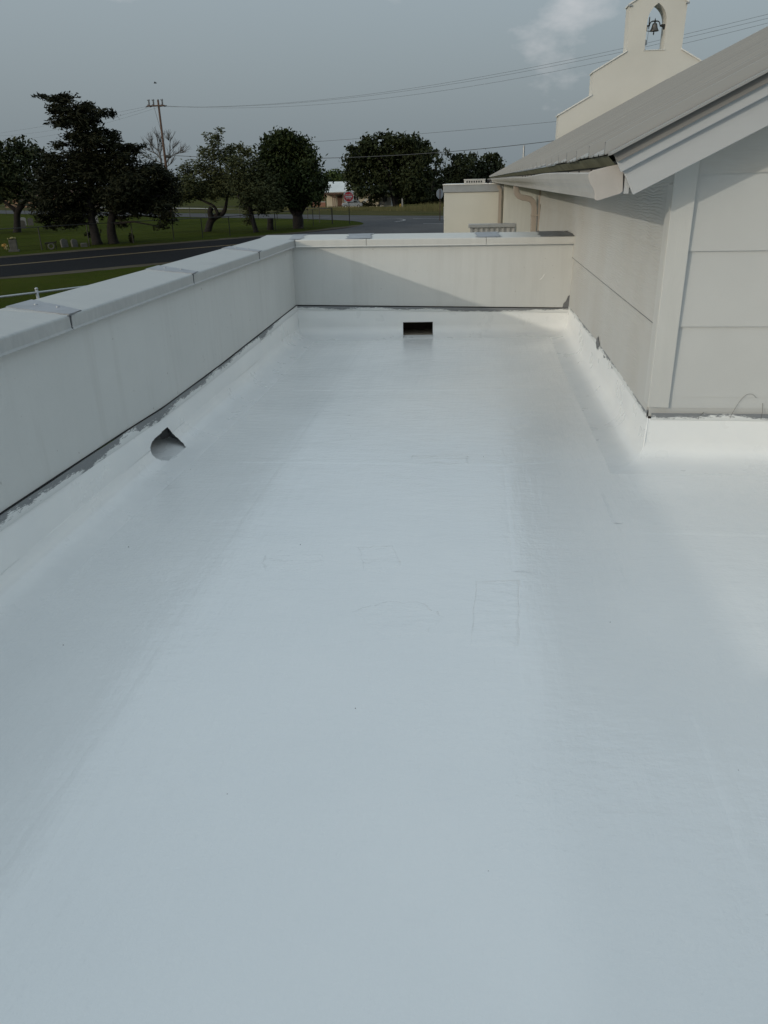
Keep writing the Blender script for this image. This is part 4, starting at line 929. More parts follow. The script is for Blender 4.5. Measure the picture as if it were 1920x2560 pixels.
# ------------------------------------------------------------------ pipe railing on the near lawn
pr_ = empty('pipe_railing', (-12.0, 21.2, G), 0, 'pale galvanised pipe railing on the near lawn behind the parapet', 'railing')
a, b_ = Vector((-14.6, 16.9)), Vector((-9.4, 24.9))
for z in (-1.12, -1.55):
    q = MB(); q.tube([(a.x, a.y, z), (b_.x, b_.y, z)], .032, 10); W(q, 'rail', 'greymetal', pr_, smooth=True)
for u in (.08, .50, .92):
    p = a+(b_-a)*u; q = MB(); q.tube([(p.x, p.y, G-.05), (p.x, p.y, -1.03)], .042, 10); po = W(q, 'post', 'greymetal', pr_, smooth=True)
    q = MB(); q.lathe([(.045, -1.035), (.05, -1.02), (.045, -1.0), (.02, -.985), (.001, -.98)], p.x, p.y, 10); q_ = W(q, 'post_cap', 'greymetal', po, smooth=True)

# ------------------------------------------------------------------ cemetery fences
def fence(pts, gap, h, label, name='chain_fence', wire=True):
    f_ = empty(name, (pts[0][0], pts[0][1], G), 0, label, 'fence')
    P = [Vector(p) for p in pts]
    for a, b_ in zip(P, P[1:]):
        n = max(1, round((b_-a).length/gap))
        for k_ in range(n):
            p = a+(b_-a)*k_/n; q = MB(); q.tube([(p.x, p.y, gz(p.x, p.y)-.1), (p.x, p.y, gz(p.x, p.y)+h)], .036, 6); W(q, 'post', 'iron', f_)
        q = MB(); q.tube([(a.x, a.y, gz(a.x, a.y)+h), (b_.x, b_.y, gz(b_.x, b_.y)+h)], .025, 6); W(q, 'top_rail', 'iron', f_)
        if wire:
            q = MB()
            for zz in (.08, .32, .56, .80, 1.04, 1.28): 
                if zz < h: q.tube([(a.x, a.y, gz(a.x, a.y)+zz), (b_.x, b_.y, gz(b_.x, b_.y)+zz)], .0045, 3, cap=False)
            W(q, 'wire_strands', 'iron', f_)
    p = P[-1]; q = MB(); q.tube([(p.x, p.y, G-.1), (p.x, p.y, G+h+.05)], .05, 6); W(q, 'post', 'iron', f_)
fence([(-62, 4.5), (-41, 33.5), (-30.4, 48.3), (-26.6, 54.2), (-22.4, 59.3), (-19.3, 63.4), (-17.2, 70.0), (-15.2, 76.8), (-13.9, 79.8)], 2.9, 1.45, 'dark chain link fence along the cemetery side of the road')
fence([(-13.9, 80.0), (-19.5, 89.5), (-38, 101.8), (-66, 121.5), (-110, 153)], 3.4, 1.4, 'farther chain link fence at the back of the cemetery', wire=False)

# ------------------------------------------------------------------ headstones and grave ornaments
def slab(x, y, wd, h, th, label, mat='stone', top='round', lean=0., rz=.5):
    e = MB(); pts = [(-wd/2, -.05), (wd/2, -.05), (wd/2, h*.8)]
    if top == 'round': pts += [(wd/2*math.cos(an), h*.8+h*.2*math.sin(an)) for an in np.linspace(.2, math.pi-.2, 7)]
    elif top == 'slant': pts += [(wd*.1, h), (-wd*.2, h)]
    else: pts += [(wd/2*.9, h), (-wd/2*.9, h)]
    pts += [(-wd/2, h*.8)]
    e.prism(pts, 'y', -th/2, th/2)
    o = e.build('headstone', mat, None, bevel=.015, loc=(x, y, gz(x, y))); o.rotation_euler = (lean, 0, rz)
    tag(o, label, 'headstone', 'cemetery headstones'); return o
slab(-28.1, 53.6, .46, .55, .20, 'left of two small leaning grey headstones beside a fence post', top='slant', lean=-.15, rz=.9)
slab(-27.45, 53.75, .40, .52, .20, 'right of two small leaning grey headstones beside a fence post', top='slant', lean=-.12, rz=.9)
slab(-26.7, 53.6, .42, .26, .22, 'lowest grey headstone just right of the leaning pair', top='flat', lean=.1, rz=.6)
slab(-50.9, 88.6, .62, .85, .14, 'bright white headstone right of the leftmost oak trunk', 'stone_white')
slab(-49.6, 87.8, .60, .80, .16, 'pale headstone beside the bright white one', 'stone')
slab(-46.7, 81.0, .62, .82, .2, 'dim grey headstone close to the oak trunk', 'stone')
slab(-44.0, 92.5, .3, .75, .12, 'thin white marker under the oak near the far fence', 'stone_white', 'flat')
slab(-53.5, 80.5, 1.1, .24, .5, 'low pale slab grave left of the oak trunk', 'stone', 'flat')
slab(-56.5, 84.5, .9, .22, .5, 'low flat grave marker farther left under the oak', 'stone', 'flat')
gv = empty('grave_pillar', (-29.95, 50.4, G), .4, 'square grey grave pillar topped with pale flowers near the road', 'grave')
q = MB(); q.box(-.32, .32, -.26, .26, -.05, .12); q.build('plinth', 'stone', gv, bevel=.02)
q = MB(); q.box(-.23, .23, -.17, .17, .12, .74); q.build('pillar', 'stone', gv, bevel=.02)
def tuft(parent, name, mat, c, rr, n, s, seed):
    r = np.random.default_rng(seed); q = MB()
    for k_ in range(n):
        d = r.normal(size=3); d /= np.linalg.norm(d); p = np.array(c)+d*np.array(rr)*r.random()**.4
        u = r.normal(size=3); u /= np.linalg.norm(u); v = np.cross(u, d); v /= (np.linalg.norm(v)+1e-6)
        q.add([p+u*s, p+v*s, p-u*s, p-v*s], [(0, 1, 2, 3)])
    return q.build(name, mat, parent)
tuft(gv, 'flowers', 'flower', (0, 0, .82), (.28, .2, .1), 60, .05, 1); tuft(gv, 'leaves', 'leaf_green', (0, 0, .76), (.22, .16, .08), 40, .06, 2)
of = empty('grave_flowers', (-31.3, 51.6, G), 0, 'small orange and white grave bouquet between the cross and the pillar', 'flowers')
tuft(of, 'blossoms', 'orange', (0, 0, .28), (.18, .15, .2), 40, .06, 3); tuft(of, 'pale_blossoms', 'flower', (.12, 0, .2), (.14, .12, .16), 30, .05, 4)
cr_ = empty('grave_cross', (-32.05, 51.3, G), .35, 'thin pale cross at the left edge of the cemetery', 'cross')
q = MB(); q.box(-.035, .035, -.03, .03, -.05, .78); q.build('upright', 'flower', cr_); q = MB(); q.box(-.22, -.036, -.028, .028, .42, .49); q.box(.036, .22, -.028, .028, .42, .49); q.build('arm', 'flower', cr_)
wh = empty('wreath_stand', (-27.95, 51.5, G), .5, 'low grave ornament with a pale ring wreath near the roadside', 'ornament')
q = MB(); q.tube([(.17*math.cos(an), 0, .22+.17*math.sin(an)) for an in np.linspace(0, 2*math.pi, 17)], .05, 6, cap=False); q.build('wreath', 'stone', wh)
q = MB(); q.tube([(-.38, 0, .42), (0, 0, .44), (.30, .05, .44), (.36, .05, .52)], .05, 6); q.tube([(-.3, 0, 0), (-.3, 0, .42)], .025, 5); q.tube([(.3, 0.04, 0), (.3, .04, .42)], .025, 5); q.build('stand', 'bark', wh)
st = empty('tree_stump', (-17.99, 71.3, G), 0, 'dark cut tree stump standing between the mesquite and the round juniper', 'stump')
q = MB(); q.tube([(0, 0, -.1), (.02, 0, .3), (.05, .02, .75), (.06, 0, .95)], [.34, .27, .26, .28], 10); q.build('trunk', 'bark', st, smooth=True)
sg = empty('sapling', (-24.75, 57.1, G), 0, 'small dark shrub stub at the roadside right of the cedar trunks', 'shrub')
tuft(sg, 'foliage', 'leaf_cedar', (0, 0, .3), (.22, .18, .35), 220, .06, 6)
q = MB(); q.tube([(0, 0, -.05), (-.08, 0, .4), (-.12, 0, .75)], [.06, .04, .015], 6); q.build('stem', 'bark', sg)

# ------------------------------------------------------------------ trees
def tube_tree(q, path, Y, seed, wob=.0):
    r = random.Random(seed); P = []; R = []; y = Y
    for i, (x, z, d) in enumerate(path):
        if i: y += r.uniform(-.5, .5)*min(1.2, abs(z-path[i-1][1])+.2)*.6
        P.append((x, y, z)); R.append(d/2)
    # subdivide for a natural line
    PP = smooth_line(P, 4); RR = []
    for i in range(len(R)-1): RR += [R[i]+(R[i+1]-R[i])*k_/4 for k_ in range(4)]
    RR.append(R[-1]); RR[0] *= 1.25
    q.tube(PP, RR, 9); return [Vector(p) for p in PP], RR
def twigs(q, path_pts, seed, n):
    """fine bare side shoots along a branch"""
    r = random.Random(seed)
    for _ in range(n):
        i = r.randrange(2, len(path_pts)-1); a = path_pts[i]; d = (path_pts[i]-path_pts[i-1]).normalized()
        v = (d+Vector((r.uniform(-1, 1), r.uniform(-1, 1), r.uniform(-.2, .9)))*.9).normalized(); L0 = r.uniform(.5, 1.5)
        m_ = a+v*L0*.5+Vector((r.uniform(-.1, .1), 0, .06)); q.tube([a, m_, a+v*L0+Vector((0, 0, .15))], [.03, .022, .010], 4)
        w_ = (v+Vector((r.uniform(-1, 1), r.uniform(-1, 1), r.uniform(-.2, .8)))*.7).normalized(); q.tube([m_, m_+w_*L0*.5], [.018, .008], 4)
def tree(name, label, T, leaf, a, b_, cov, seed, depth=.8, droop=0., group='trees around the cemetery and street', clump=22, bark='bark', spread=.30, limb=.5, flat=.75):
    Y = T['Y']; bx_, bz_ = T['base']; r = np.random.default_rng(seed)
    root = empty(name, (bx_, Y, bz_), 0, label, 'tree', group)
    q = MB(); pts = []
    for i, tr in enumerate(T['trunks']):
        tr = [tuple(p) for p in tr]
        if i == 0: tr = [(tr[0][0], bz_-.15, tr[0][2])]+tr[1:]
        P, R = tube_tree(q, tr, Y, seed+i); pts += list(zip(P, R))
        if name == 'bare_tree': twigs(q, P, seed*7+i, 14)
    mean_r = np.mean([bb[2] for bb in T['blobs']]) if T['blobs'] else 1
    cents = []
    for (x, z, rx_, rz_) in T['blobs']:
        cents.append((x, Y+r.uniform(-1, 1)*depth*mean_r*1.6, z, rx_, (rx_+rz_)/2*1.1, rz_))
    for (x, y, z, rx_, ry_, rz_) in cents:      # limbs into the crown
        c = Vector((x, y, z)); cand = [(p, rr) for p, rr in pts if p.z < z+.3] or pts
        p, rr = min(cand, key=lambda t_: (t_[0]-c).length+.3*abs(t_[0].z-z))
        mid = (p+c)/2+Vector((r.uniform(-.2, .2), r.uniform(-.2, .2), .15*(c-p).length*(.5 if droop else 1)))*.8
        r0 = min(rr*limb, .03+.02*(c-p).length)
        if (c-p).length > .3: q.tube([p, mid, c], [r0, r0*.6, r0*.25], 6)
    W(q, 'trunk', bark, root, smooth=True)
    V = []; 
    for (x, y, z, rx_, ry_, rz_) in cents:
        n = int(cov*math.pi*rx_*rz_/(a*b_))+6; K = max(2, n//clump)
        d = r.normal(size=(K, 3)); d /= np.linalg.norm(d, axis=1)[:, None]
        cc = d*(r.random((K, 1))**.38)*np.array([rx_, ry_, rz_])*.92+np.array([x, y, z])
        idx = r.integers(0, K, n); sp_ = spread*min(rx_, rz_)
        sp_ = min(max(sp_, a*1.3), a*3.2)
        p = cc[idx]+r.normal(size=(n, 3))*sp_*np.array([1, 1, flat])
        out_ = d[idx]
        u = r.normal(size=(n, 3))*.8+out_*(1.0 if droop else .3); u[:, 2] = u[:, 2]*(1-.5*(droop > 0))-droop
        u /= np.linalg.norm(u, axis=1)[:, None]
        v = np.cross(u, r.normal(size=(n, 3))); v /= np.linalg.norm(v, axis=1)[:, None]
        s_ = r.uniform(.6, 1.35, (n, 1)); u = u*a*s_; v = v*b_*s_
        V.append(np.stack([p+u, p+v+u*.15, p-u, p-v+u*.15], 1))
    V = np.concatenate(V).reshape(-1, 3); n = len(V)//4
    V -= np.array([bx_, Y, bz_])
    me = bpy.data.meshes.new('crown'); me.vertices.add(len(V)); me.vertices.foreach_set('co', V.astype(np.float32).ravel())
    me.loops.add(n*4); me.loops.foreach_set('vertex_index', np.arange(n*4, dtype=np.int32)); me.polygons.add(n)
    me.polygons.foreach_set('loop_start', np.arange(0, n*4, 4, dtype=np.int32)); me.polygons.foreach_set('loop_total', np.full(n, 4, dtype=np.int32))
    me.update(calc_edges=True); me.validate(); me.materials.append(M[leaf])
    o = bpy.data.objects.new('crown', me); COL.objects.link(o); o.parent = root
    return root
tree('oak_tree', 'spreading dark oak at the far left edge with forked trunk', T_oakL, 'leaf_oak', .20, .10, 3.0, 11, spread=.45)
tree('cedar_tree', 'tall windswept dark cedar with ragged leaning top', T_cedar, 'leaf_cedar', .17, .045, 3.6, 12, spread=.6, flat=.38, clump=34, droop=.2, depth=.9)
tree('cedar_tree', 'lower dark cedar spreading right beside the tall windswept one', T_cedar2, 'leaf_cedar', .17, .045, 3.8, 13, spread=.6, flat=.45, clump=34, droop=.35, depth=.9)
tree('bare_tree', 'leafless grey tree behind the utility pole', T_bare, 'leaf_mesq', .16, .08, .35, 14, bark='bark_grey')
tree('mesquite_tree', 'olive green mesquite with a thick crooked leaning trunk', T_mesq1, 'leaf_mesq', .14, .05, 2.0, 15, droop=.2, spread=.5)
tree('mesquite_tree', 'smaller olive mesquite with a slim trunk left of the round juniper', T_mesq2, 'leaf_mesq', .14, .05, 2.4, 16, droop=.3, spread=.5)
tree('juniper_tree', 'dense egg shaped dark green juniper with stout trunk', T_cedarR, 'leaf_round', .17, .08, 4.2, 17, depth=.7, spread=.5)
tree('oak_tree', 'broad dark live oak in front of the pale house', T_oakR, 'leaf_oak', .36, .18, 3.4, 18, depth=.9, spread=.45)
tree('airy_tree', 'thin airy tree with sky gaps right of the live oak', T_airy, 'leaf_far', .38, .18, .9, 19)
tree('rounded_tree', 'dark rounded tree just left of the metal roof edge group', T_treeC, 'leaf_far', .42, .22, 3.0, 20, spread=.45)
tree('rounded_tree', 'rightmost dark tree touching the low roof eave', T_treeD, 'leaf_far', .42, .22, 3.0, 21, spread=.45)
tree('green_tree', 'bright green low tree rising behind the pale house roof', T_bush, 'leaf_green', .42, .22, 2.4, 22)
# far wood along the horizon
r = np.random.default_rng(33); q = []
n = 26000; X = r.uniform(-420, 260, n); ht = 6.6+1.3*np.sin(X*.05)+1.1*np.sin(X*.13+1)+.8*np.sin(X*.31)
Z = -3.4+ht*r.random(n)**.8; Yw = 330+r.uniform(-12, 12, n)-.15*X
u = r.normal(size=(n, 3)); u /= np.linalg.norm(u, axis=1)[:, None]; v = np.cross(u, r.normal(size=(n, 3))); v /= np.linalg.norm(v, axis=1)[:, None]
p = np.stack([X, Yw, Z], 1); u *= .9; v *= .6
V = np.stack([p+u, p+v, p-u, p-v], 1).reshape(-1, 3)
me = bpy.data.meshes.new('distant_wood'); me.from_pydata(V.tolist(), [], [(4*i, 4*i+1, 4*i+2, 4*i+3) for i in range(n)]); me.materials.append(M['leaf_far'])
o = bpy.data.objects.new('distant_wood', me); COL.objects.link(o); tag(o, 'low dark line of far woodland along the horizon', 'woodland', kind='stuff')
# tall dry weeds in front of the house and the dark trees
n = 5200; X = r.uniform(-36, 4, n); Yw = 146-.72*X*.5+r.uniform(-6, 10, n)-8; hh = r.uniform(.25, .8, n)*(1+.9*np.exp(-((X+6)/6)**2)); V = []; F = []
for i in range(n):
    x, y = X[i], Yw[i]; z = gz(x, y); a_ = r.uniform(-.25, .25); wd = .05
    V += [(x-wd, y, z-.05), (x+wd, y, z-.05), (x+a_, y, z+hh[i])]; F.append((3*i, 3*i+1, 3*i+2))
me = bpy.data.meshes.new('tall_weeds'); me.from_pydata(V, [], F); me.materials.append(M['weed']); o = bpy.data.objects.new('tall_weeds', me); COL.objects.link(o)
tag(o, 'tall dry weeds in the verge before the house', 'weeds', kind='stuff')
tk = empty('thicket', (-9, 186, gz(-9, 186)), 0, 'dark thicket of undergrowth between the live oak and the cream block', 'thicket')
tuft(tk, 'foliage', 'leaf_far', (0, 0, 1.3), (11.5, 2.0, 2.3), 4200, .34, 41)
q = MB()
for k_ in range(9): q.tube([(-9+2.2*k_, .4*math.sin(k_), -.2), (-8.9+2.2*k_, .2, 1.2), (-8.7+2.2*k_, .1, 2.4)], [.12, .08, .03], 6)
q.build('stems', 'bark', tk)
bs = empty('low_shrub', (-21.6, 164, gz(-21.6, 164)), 0, 'dark low shrub beside the parked car', 'shrub')
tuft(bs, 'foliage', 'leaf_cedar', (0, 0, .5), (2.0, .8, .8), 500, .14, 8)
q = MB(); q.tube([(0, 0, -.1), (.1, 0, .5), (.2, 0, .9)], [.1, .07, .03], 6); q.build('stem', 'bark', bs)

# ------------------------------------------------------------------ utility pole and lines
PX, PY = -39.57, 105
up_ = empty('utility_pole', (PX, PY, G), 0, 'tall brown wooden utility pole with crossarm rising behind the trees', 'utility pole')
q = MB(); q.tube([(PX, PY, G-.3), (PX+.02, PY, 4), (PX, PY, 11.45)], [.19, .16, .12], 10); W(q, 'pole', 'polewood', up_, smooth=True)
for y in (-.16, .16):
    q = MB(); q.box(PX-1.45, PX+.75, PY+y-.05, PY+y+.05, 10.74, 10.88); W(q, 'crossarm', 'polewood', up_)
for x in (-1.20, -.62, .52):
    q = MB(); q.lathe([(.05, 10.885), (.11, 10.93), (.05, 10.97), (.13, 11.02), (.06, 11.07), (.13, 11.12), (.06, 11.18), (.13, 11.24), (.05, 11.32), (.16, 11.40), (.10, 11.48), (.01, 11.52)], PX+x, PY, 8); i_ = W(q, 'insulator', 'ceramic', up_)
    q = MB(); q.tube([(PX+x-.2, PY, 11.45), (PX+x+.12, PY, 11.52)], .035, 5); q.tube([(PX+x+.02, PY, 10.9), (PX+x-.22, PY, 10.98)], .03, 5); W(q, 'cutout_arm', 'iron', i_)
q = MB(); q.lathe([(.12, 11.45), (.13, 11.5), (.07, 11.56), (.01, 11.58)], PX, PY, 8); W(q, 'pole_cap', 'greymetal', up_)
for x in (-1.52, -.95, .35, .86):
    q = MB(); q.tube([(PX+x-.18, PY, 10.70), (PX+x+.16, PY, 10.80)], [.05, .07], 6); W(q, 'strain_insulator', 'iron', up_)
q = MB(); q.tube([(PX-.62, PY, 10.74), (PX-.1, PY+.05, 7.9)], .02, 5); W(q, 'brace_wire', 'wire', up_)
q = MB(); q.tube([(PX+.2, PY-.1, 5.05), (PX+.85, PY-.1, 5.0)], [.17, .17], 8); W(q, 'splice_case', 'tyre', up_)
def line(name, A, d, co, s0, s1, r_, label, grp):
    q = MB(); path = [(A[0]+d[0]*s_, A[1]+d[1]*s_, co[0]*s_*s_+co[1]*s_+co[2]) for s_ in np.linspace(s0, s1, 40)]
    q.tube(path, r_, 5); return tag(q.build(name, 'wire'), label, 'power line', grp)
gw = 'overhead lines'
line('power_line', (-40.9, 105), (59.78, -42.7), (6.951, -6.61, 10.80), 0, 1.5, .010, 'uppermost of three thin power lines running right past the bell gable', gw)
line('power_line', (-40.1, 105), (59.5, -41.2), (6.95, -6.609, 10.80), 0, 1.5, .010, 'middle of three thin power lines running right past the bell gable', gw)
line('power_line', (-39.0, 105), (59.2, -38.7), (7.9, -7.47, 10.80), 0, 1.5, .010, 'lowest of three thin power lines running right past the bell gable', gw)
line('power_line', (-40.9, 105), (-46.1, 44), (.6, -.25, 10.80), 0, 1.6, .010, 'uppermost thin power line leaving the pole leftwards', gw)
line('power_line', (-40.1, 105), (-50.9, 51), (2.6, -2.25, 10.80), 0, 1.5, .010, 'middle thin power line leaving the pole leftwards', gw)
line('power_line', (-39.0, 105), (-52.5, 54), (3.0, -3.3, 10.80), 0, 1.5, .010, 'lowest thin power line leaving the pole leftwards', gw)
line('telephone_cable', (PX, 105), (47.07, -4), (3.839, -3.724, 5.227), 0, 1.35, .034, 'thick dark telephone cable sagging from the pole to the roof eave', gw)
line('telephone_cable', (PX, 105), (-45.43, 40), (3.4, -4.5, 5.25), 0, 1.3, .032, 'dark telephone cable running left from the pole behind the cedar', gw)
line('power_line', (-50, 200), (70, -10), (1.2, 1.5, 10.2), -.2, 1.2, .03, 'faint single wire far off above the live oak', gw)

# ------------------------------------------------------------------ pale house and things around it
HY = 170; hg = -3.2
ho = empty('pale_house', (-25, HY, hg), 0, 'pale cream cottage with light metal roof behind the live oak', 'house')
q = MB(); q.box(-30.6, -19.7, HY, HY+7, hg, -.30); W(q, 'wall', 'housewall', ho)
q = MB(); q.prism([(HY-.5, -.32), (HY+3.5, 1.60), (HY+7.5, -.32), (HY+7.5, -.20), (HY+3.5, 1.74), (HY-.5, -.20)], 'x', -30.9, -19.2); W(q, 'roof', 'houseroof', ho)
q = MB(); q.box(-31.0, -26.4, HY-2.3, HY-.05, -.62, -.48); W(q, 'porch_roof', 'brown', ho)
for x in (-30.6, -28.9, -28.5, -26.7):
    q = MB(); q.box(x-.08, x+.08, HY-2.2, HY-2.05, hg, -.62); W(q, 'porch_post', 'brown', ho)
q = MB(); q.box(-28.3, -27.3, HY-.06, HY-.01, hg+.2, -.9); dr = W(q, 'door', 'brown', ho)
q = MB(); q.box(-24.9, -23.9, HY-.06, HY-.01, -2.0, -1.0); wn = W(q, 'window', 'glass', ho)
q = MB(); 
for x0, x1, z0, z1 in ((-24.98, -23.82, -2.08, -2.0), (-24.98, -23.82, -1.0, -.92), (-24.98, -24.9, -2.0, -1.0), (-23.9, -23.82, -2.0, -1.0), (-24.43, -24.37, -2.0, -1.0)): q.box(x0, x1, HY-.085, HY-.065, z0, z1)
W(q, 'window_frame', 'whitewall', wn)
q = MB(); q.box(-21.9, -21.1, HY-.06, HY-.01, -2.0, -1.1); W(q, 'window', 'glass', ho)
bw = empty('brick_wall', (-31.8, HY-3, hg), 0, 'low red brick garden wall left of the cottage porch', 'wall')
for rw in range(9):
    for cx_ in range(9):
        x = -33.2+cx_*.31+(.155 if rw % 2 else 0); q_ = None
        if cx_ == 0 and rw == 0:
            q = MB(); q.box(0, .295, 0, .2, 0, .115); bme = q.mesh('brick'); bme.materials.append(M['brick'])
        o = bpy.data.objects.new('brick', bme); COL.objects.link(o); o.parent = bw; o.location = (x+31.8, 0, rw*.13)
q = MB(); q.box(-33.25, -30.3, HY-3.02, HY-2.78, hg+1.172, hg+1.24); W(q, 'coping', 'whitewall', bw)
ws = empty('white_outbuilding', (-18.3, HY+2, hg), 0, 'white outbuilding partly hidden behind the live oak trunk', 'building')
q = MB(); q.prism([(-19.5, hg), (-17.1, hg), (-17.1, -.75), (-18.3, -.2), (-19.5, -.75)], 'y', HY-.8, HY+4); W(q, 'wall', 'whitewall', ws)
for s_ in (1, -1):
    q = MB(); q.prism([(-18.3, -.19), (-18.3-s_*1.4, -.84), (-18.3-s_*1.4, -.76), (-18.3, -.10)], 'y', HY-1, HY+4.2); W(q, 'roof', 'houseroof', ws)
q = MB(); q.box(-18.8, -17.9, HY-.86, HY-.81, -2.2, -1.3); W(q, 'window', 'glass', ws)
tr_ = empty('flat_trailer', (-19.3, HY-4.5, hg), 0, 'dark flat trailer with rail frame before the white outbuilding', 'trailer')
q = MB(); q.box(-21.0, -18.0, HY-5.2, HY-3.8, hg+.42, hg+.52); W(q, 'bed', 'iron', tr_)
for x in (-18.9, -18.05):
    q = MB(); q.box(x-.05, x+.05, HY-5.2, HY-5.1, hg+.52, hg+1.4); W(q, 'rail_post', 'iron', tr_)
q = MB(); q.box(-18.95, -18.0, HY-5.2, HY-5.1, hg+1.402, hg+1.48); W(q, 'top_rail', 'iron', tr_)
for x in (-20.0, -19.2):
    q = MB(); q.tube([(x, HY-5.25, hg+.3), (x, HY-5.02, hg+.3)], .3, 14); W(q, 'wheel', 'tyre', tr_)
lb = tag(MB().prism([(-22.6, -2.5), (-21.6, -1.75), (-21.55, -1.65), (-22.0, -1.55), (-22.9, -2.35)], 'y', HY-3.4, HY-3.3).build('leaning_panel', 'houseroof'), 'pale sheet panel leaning tilted behind the parked car', 'panel')
# parked car, seen from the side behind the weeds
ca = empty('parked_car', (-24.3, HY-6, gz(-24.3, HY-6)), 0, 'silver blue car parked in front of the cottage', 'car')
cz0 = 0.0
sidep = [(-2.0, .35), (-2.05, .75), (-1.9, .95), (-1.15, 1.02), (-.75, 1.46), (.75, 1.50), (1.5, 1.02), (2.0, .92), (2.1, .55), (2.0, .32)]
q = MB(); q.prism(sidep, 'y', -.85, .85); q.build('body', 'carpaint', ca, bevel=.06)
q = MB(); q.prism([(-1.02, 1.03), (-.68, 1.38), (-.05, 1.41), (-.05, 1.03)], 'y', -.857, -.851); q.build('side_window', 'glass', ca)
q = MB(); q.prism([(.03, 1.03), (.03, 1.41), (.70, 1.42), (1.30, 1.03)], 'y', -.857, -.851); q.build('side_window', 'glass', ca)
for x in (-1.25, 1.3):
    q = MB(); q.tube([(x, -.89, .33), (x, -.68, .33)], .33, 18); wl_ = q.build('wheel', 'tyre', ca)
    q = MB(); q.tube([(x, -.90, .33), (x, -.891, .33)], .19, 14); q.build('rim', 'greymetal', wl_)
for x in (-.05, 1.0):
    q = MB(); q.box(x-.22, x-.08, -.875, -.853, .88, .91); q.build('door_handle', 'iron', ca)
q = MB(); q.box(-2.08, -2.0, -.7, -.35, .72, .86); q.build('tail_light', 'sign_red', ca)
hy = empty('fire_hydrant', (-14.2, 158, gz(-14.2, 158)), 0, 'small yellow fire hydrant in the verge right of the live oak', 'hydrant')
q = MB(); q.lathe([(.20, -.05), (.20, .06), (.14, .08), (.14, .55), (.18, .57), (.18, .62), (.13, .70), (.05, .78), (.001, .80)], 0, 0, 12); q.build('barrel', 'orange', hy, smooth=True)
q = MB(); q.tube([(-.26, 0, .42), (.26, 0, .42)], .075, 8); q.build('outlet', 'orange', hy)
wp = tag(MB().prism([(-.17, -.1), (.17, -.1), (.14, 1.5), (0, 1.75), (-.10, 1.6)], 'y', -.08, .08).build('marker_post', 'stone_white', loc=(-14.05, 160, gz(-14, 160))), 'pale upright marker post beside the yellow hydrant', 'post')
th = empty('tan_house', (-111, 205, -2.6), 0, 'tan building glimpsed far off behind the leftmost oak', 'building')
q = MB(); q.box(-122, -100, 205, 213, -3.4, -.2); W(q, 'wall', 'tanwall', th)
q = MB(); q.prism([(204, -.22), (209, 1.3), (214, -.22), (209, 1.45)], 'x', -123, -99); W(q, 'roof', 'brown', th)
for x in (-118, -112, -106):
    q = MB(); q.box(x, x+1.6, 204.94, 204.99, -2.0, -.9); W(q, 'window', 'glass', th)

# ------------------------------------------------------------------ traffic signs
dn = empty('do_not_enter_sign', (-12.08, 79.1, G), rad(4), 'red and white DO NOT ENTER sign on a steel post', 'sign')
q = MB(); q.box(-.035, .035, .03, .075, -.3, 2.80); q.build('post', 'iron', dn)
q = MB(); q.box(-.46, .46, -.012, .012, 1.99, 2.92); pl = q.build('plate', 'sign_white', dn, bevel=.01)
q = MB(); q.tube([(0, -.0125, 2.455), (0, -.0165, 2.455)], .43, 48); ds = q.build('red_disc', 'sign_red', pl)
q = MB(); q.box(-.33, .33, -.021, -.0167, 2.385, 2.525); q.build('white_bar', 'sign_white', pl)
def lettering(txt, size, z, parent):
    cu = bpy.data.curves.new('lettering', 'FONT'); cu.body = txt; cu.size = size; cu.align_x = 'CENTER'; cu.align_y = 'CENTER'; cu.extrude = .002; cu.offset = .004
    ob = bpy.data.objects.new('tmp', cu); COL.objects.link(ob); bpy.context.view_layer.update()
    me = bpy.data.meshes.new_from_object(ob.evaluated_get(bpy.context.evaluated_depsgraph_get())); bpy.data.objects.remove(ob)
    me.materials.clear(); me.materials.append(M['sign_white']); o = bpy.data.objects.new('lettering', me); COL.objects.link(o)
    o.rotation_euler = (math.pi/2, 0, 0); o.location = (0, -.0195, z); o.parent = parent
lettering('DO NOT', .17, 2.635, pl); lettering('ENTER', .17, 2.275, pl)
oc = empty('stop_sign', (-3.5, 82.3, G), rad(35), 'grey octagonal sign seen from behind beside the cream block', 'sign')
q = MB(); q.box(-.035, .035, -.06, -.014, -.3, 2.9); q.build('post', 'polewood', oc)
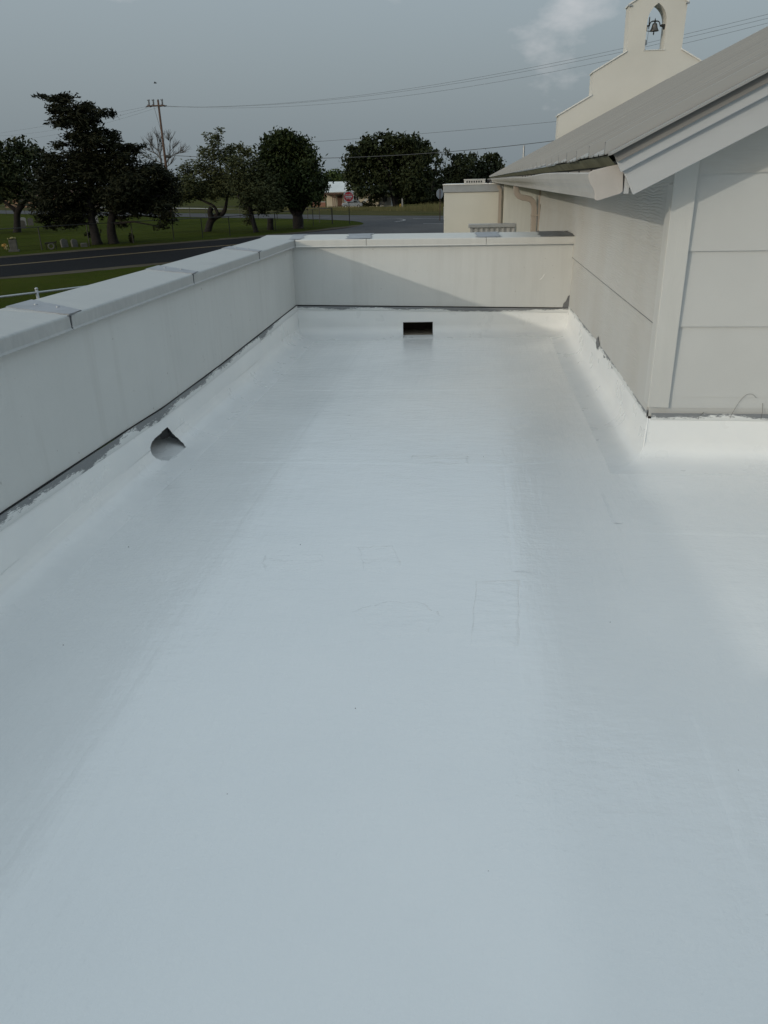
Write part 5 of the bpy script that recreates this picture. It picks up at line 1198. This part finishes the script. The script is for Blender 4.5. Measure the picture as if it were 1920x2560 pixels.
q = MB(); q.prism([(.46*math.cos(math.pi/8+k_*math.pi/4)*.92, 2.5+.48*math.sin(math.pi/8+k_*math.pi/4)) for k_ in range(8)], 'y', -.008, .008); q.build('plate', 'greymetal', oc)
ys_ = empty('yellow_sign', (-2.55, 86, G), rad(20), 'yellow warning sign peeking out behind the cream block edge', 'sign')
q = MB(); q.box(-.035, .035, .014, .06, -.3, 2.9); q.build('post', 'iron', ys_)
q = MB(); q.prism([(-.5, 1.75), (.5, 1.75), (.5, 2.95), (-.5, 2.95)], 'y', -.008, .008); q.build('plate', 'sign_yellow', ys_, bevel=.01)
mb_ = empty('utility_box', (-2.9, 84.5, G), 0, 'white metal box standing beside the octagonal sign', 'box')
q = MB(); q.box(-.30, .30, -.2, .2, -.05, 1.25); q.build('cabinet', 'whitewall', mb_, bevel=.03)
q = MB(); q.box(-.26, .26, -.215, -.201, .1, 1.15); q.build('door', 'whitewall', mb_)

# ------------------------------------------------------------------ twigs by the wall, a far bird
def twig(pts, rr, label):
    q = MB(); q.tube(smooth_line(pts, 5), rr, 5); tag(q.build('twig', 'twig', smooth=True), label, 'twig', 'dry twigs at the wall base')
twig([(1.42, 4.305, .262), (1.44, 4.312, .31), (1.465, 4.316, .36), (1.49, 4.314, .392), (1.52, 4.315, .395), (1.545, 4.314, .375)], .0009, 'curved thin stem standing at the base of the front wall')
twig([(1.585, 4.306, .255), (1.588, 4.312, .30), (1.583, 4.316, .345)], .0011, 'short straight stem right of the curved one at the front wall')
twig([(1.252, 4.306, .255), (1.262, 4.31, .275), (1.28, 4.312, .292)], .0016, 'tiny broken twig on the strip near the corner board')
bi = empty('bird', (-34, 90, 11.6), .4, 'tiny dark bird flying far off above the trees', 'bird')
q = MB(); q.tube([(-.16, 0, 0), (-.05, 0, .02), (.08, 0, .02), (.18, 0, .03)], [.015, .05, .05, .02], 8); q.build('body', 'tyre', bi, smooth=True)
for s_ in (1, -1):
    q = MB(); q.add([(.08, 0, .03), (-.06, 0, .03), (-.10, s_*.28, .10), (.0, s_*.34, .12)], [(0, 1, 2, 3)]); q.build('wing', 'tyre', bi)
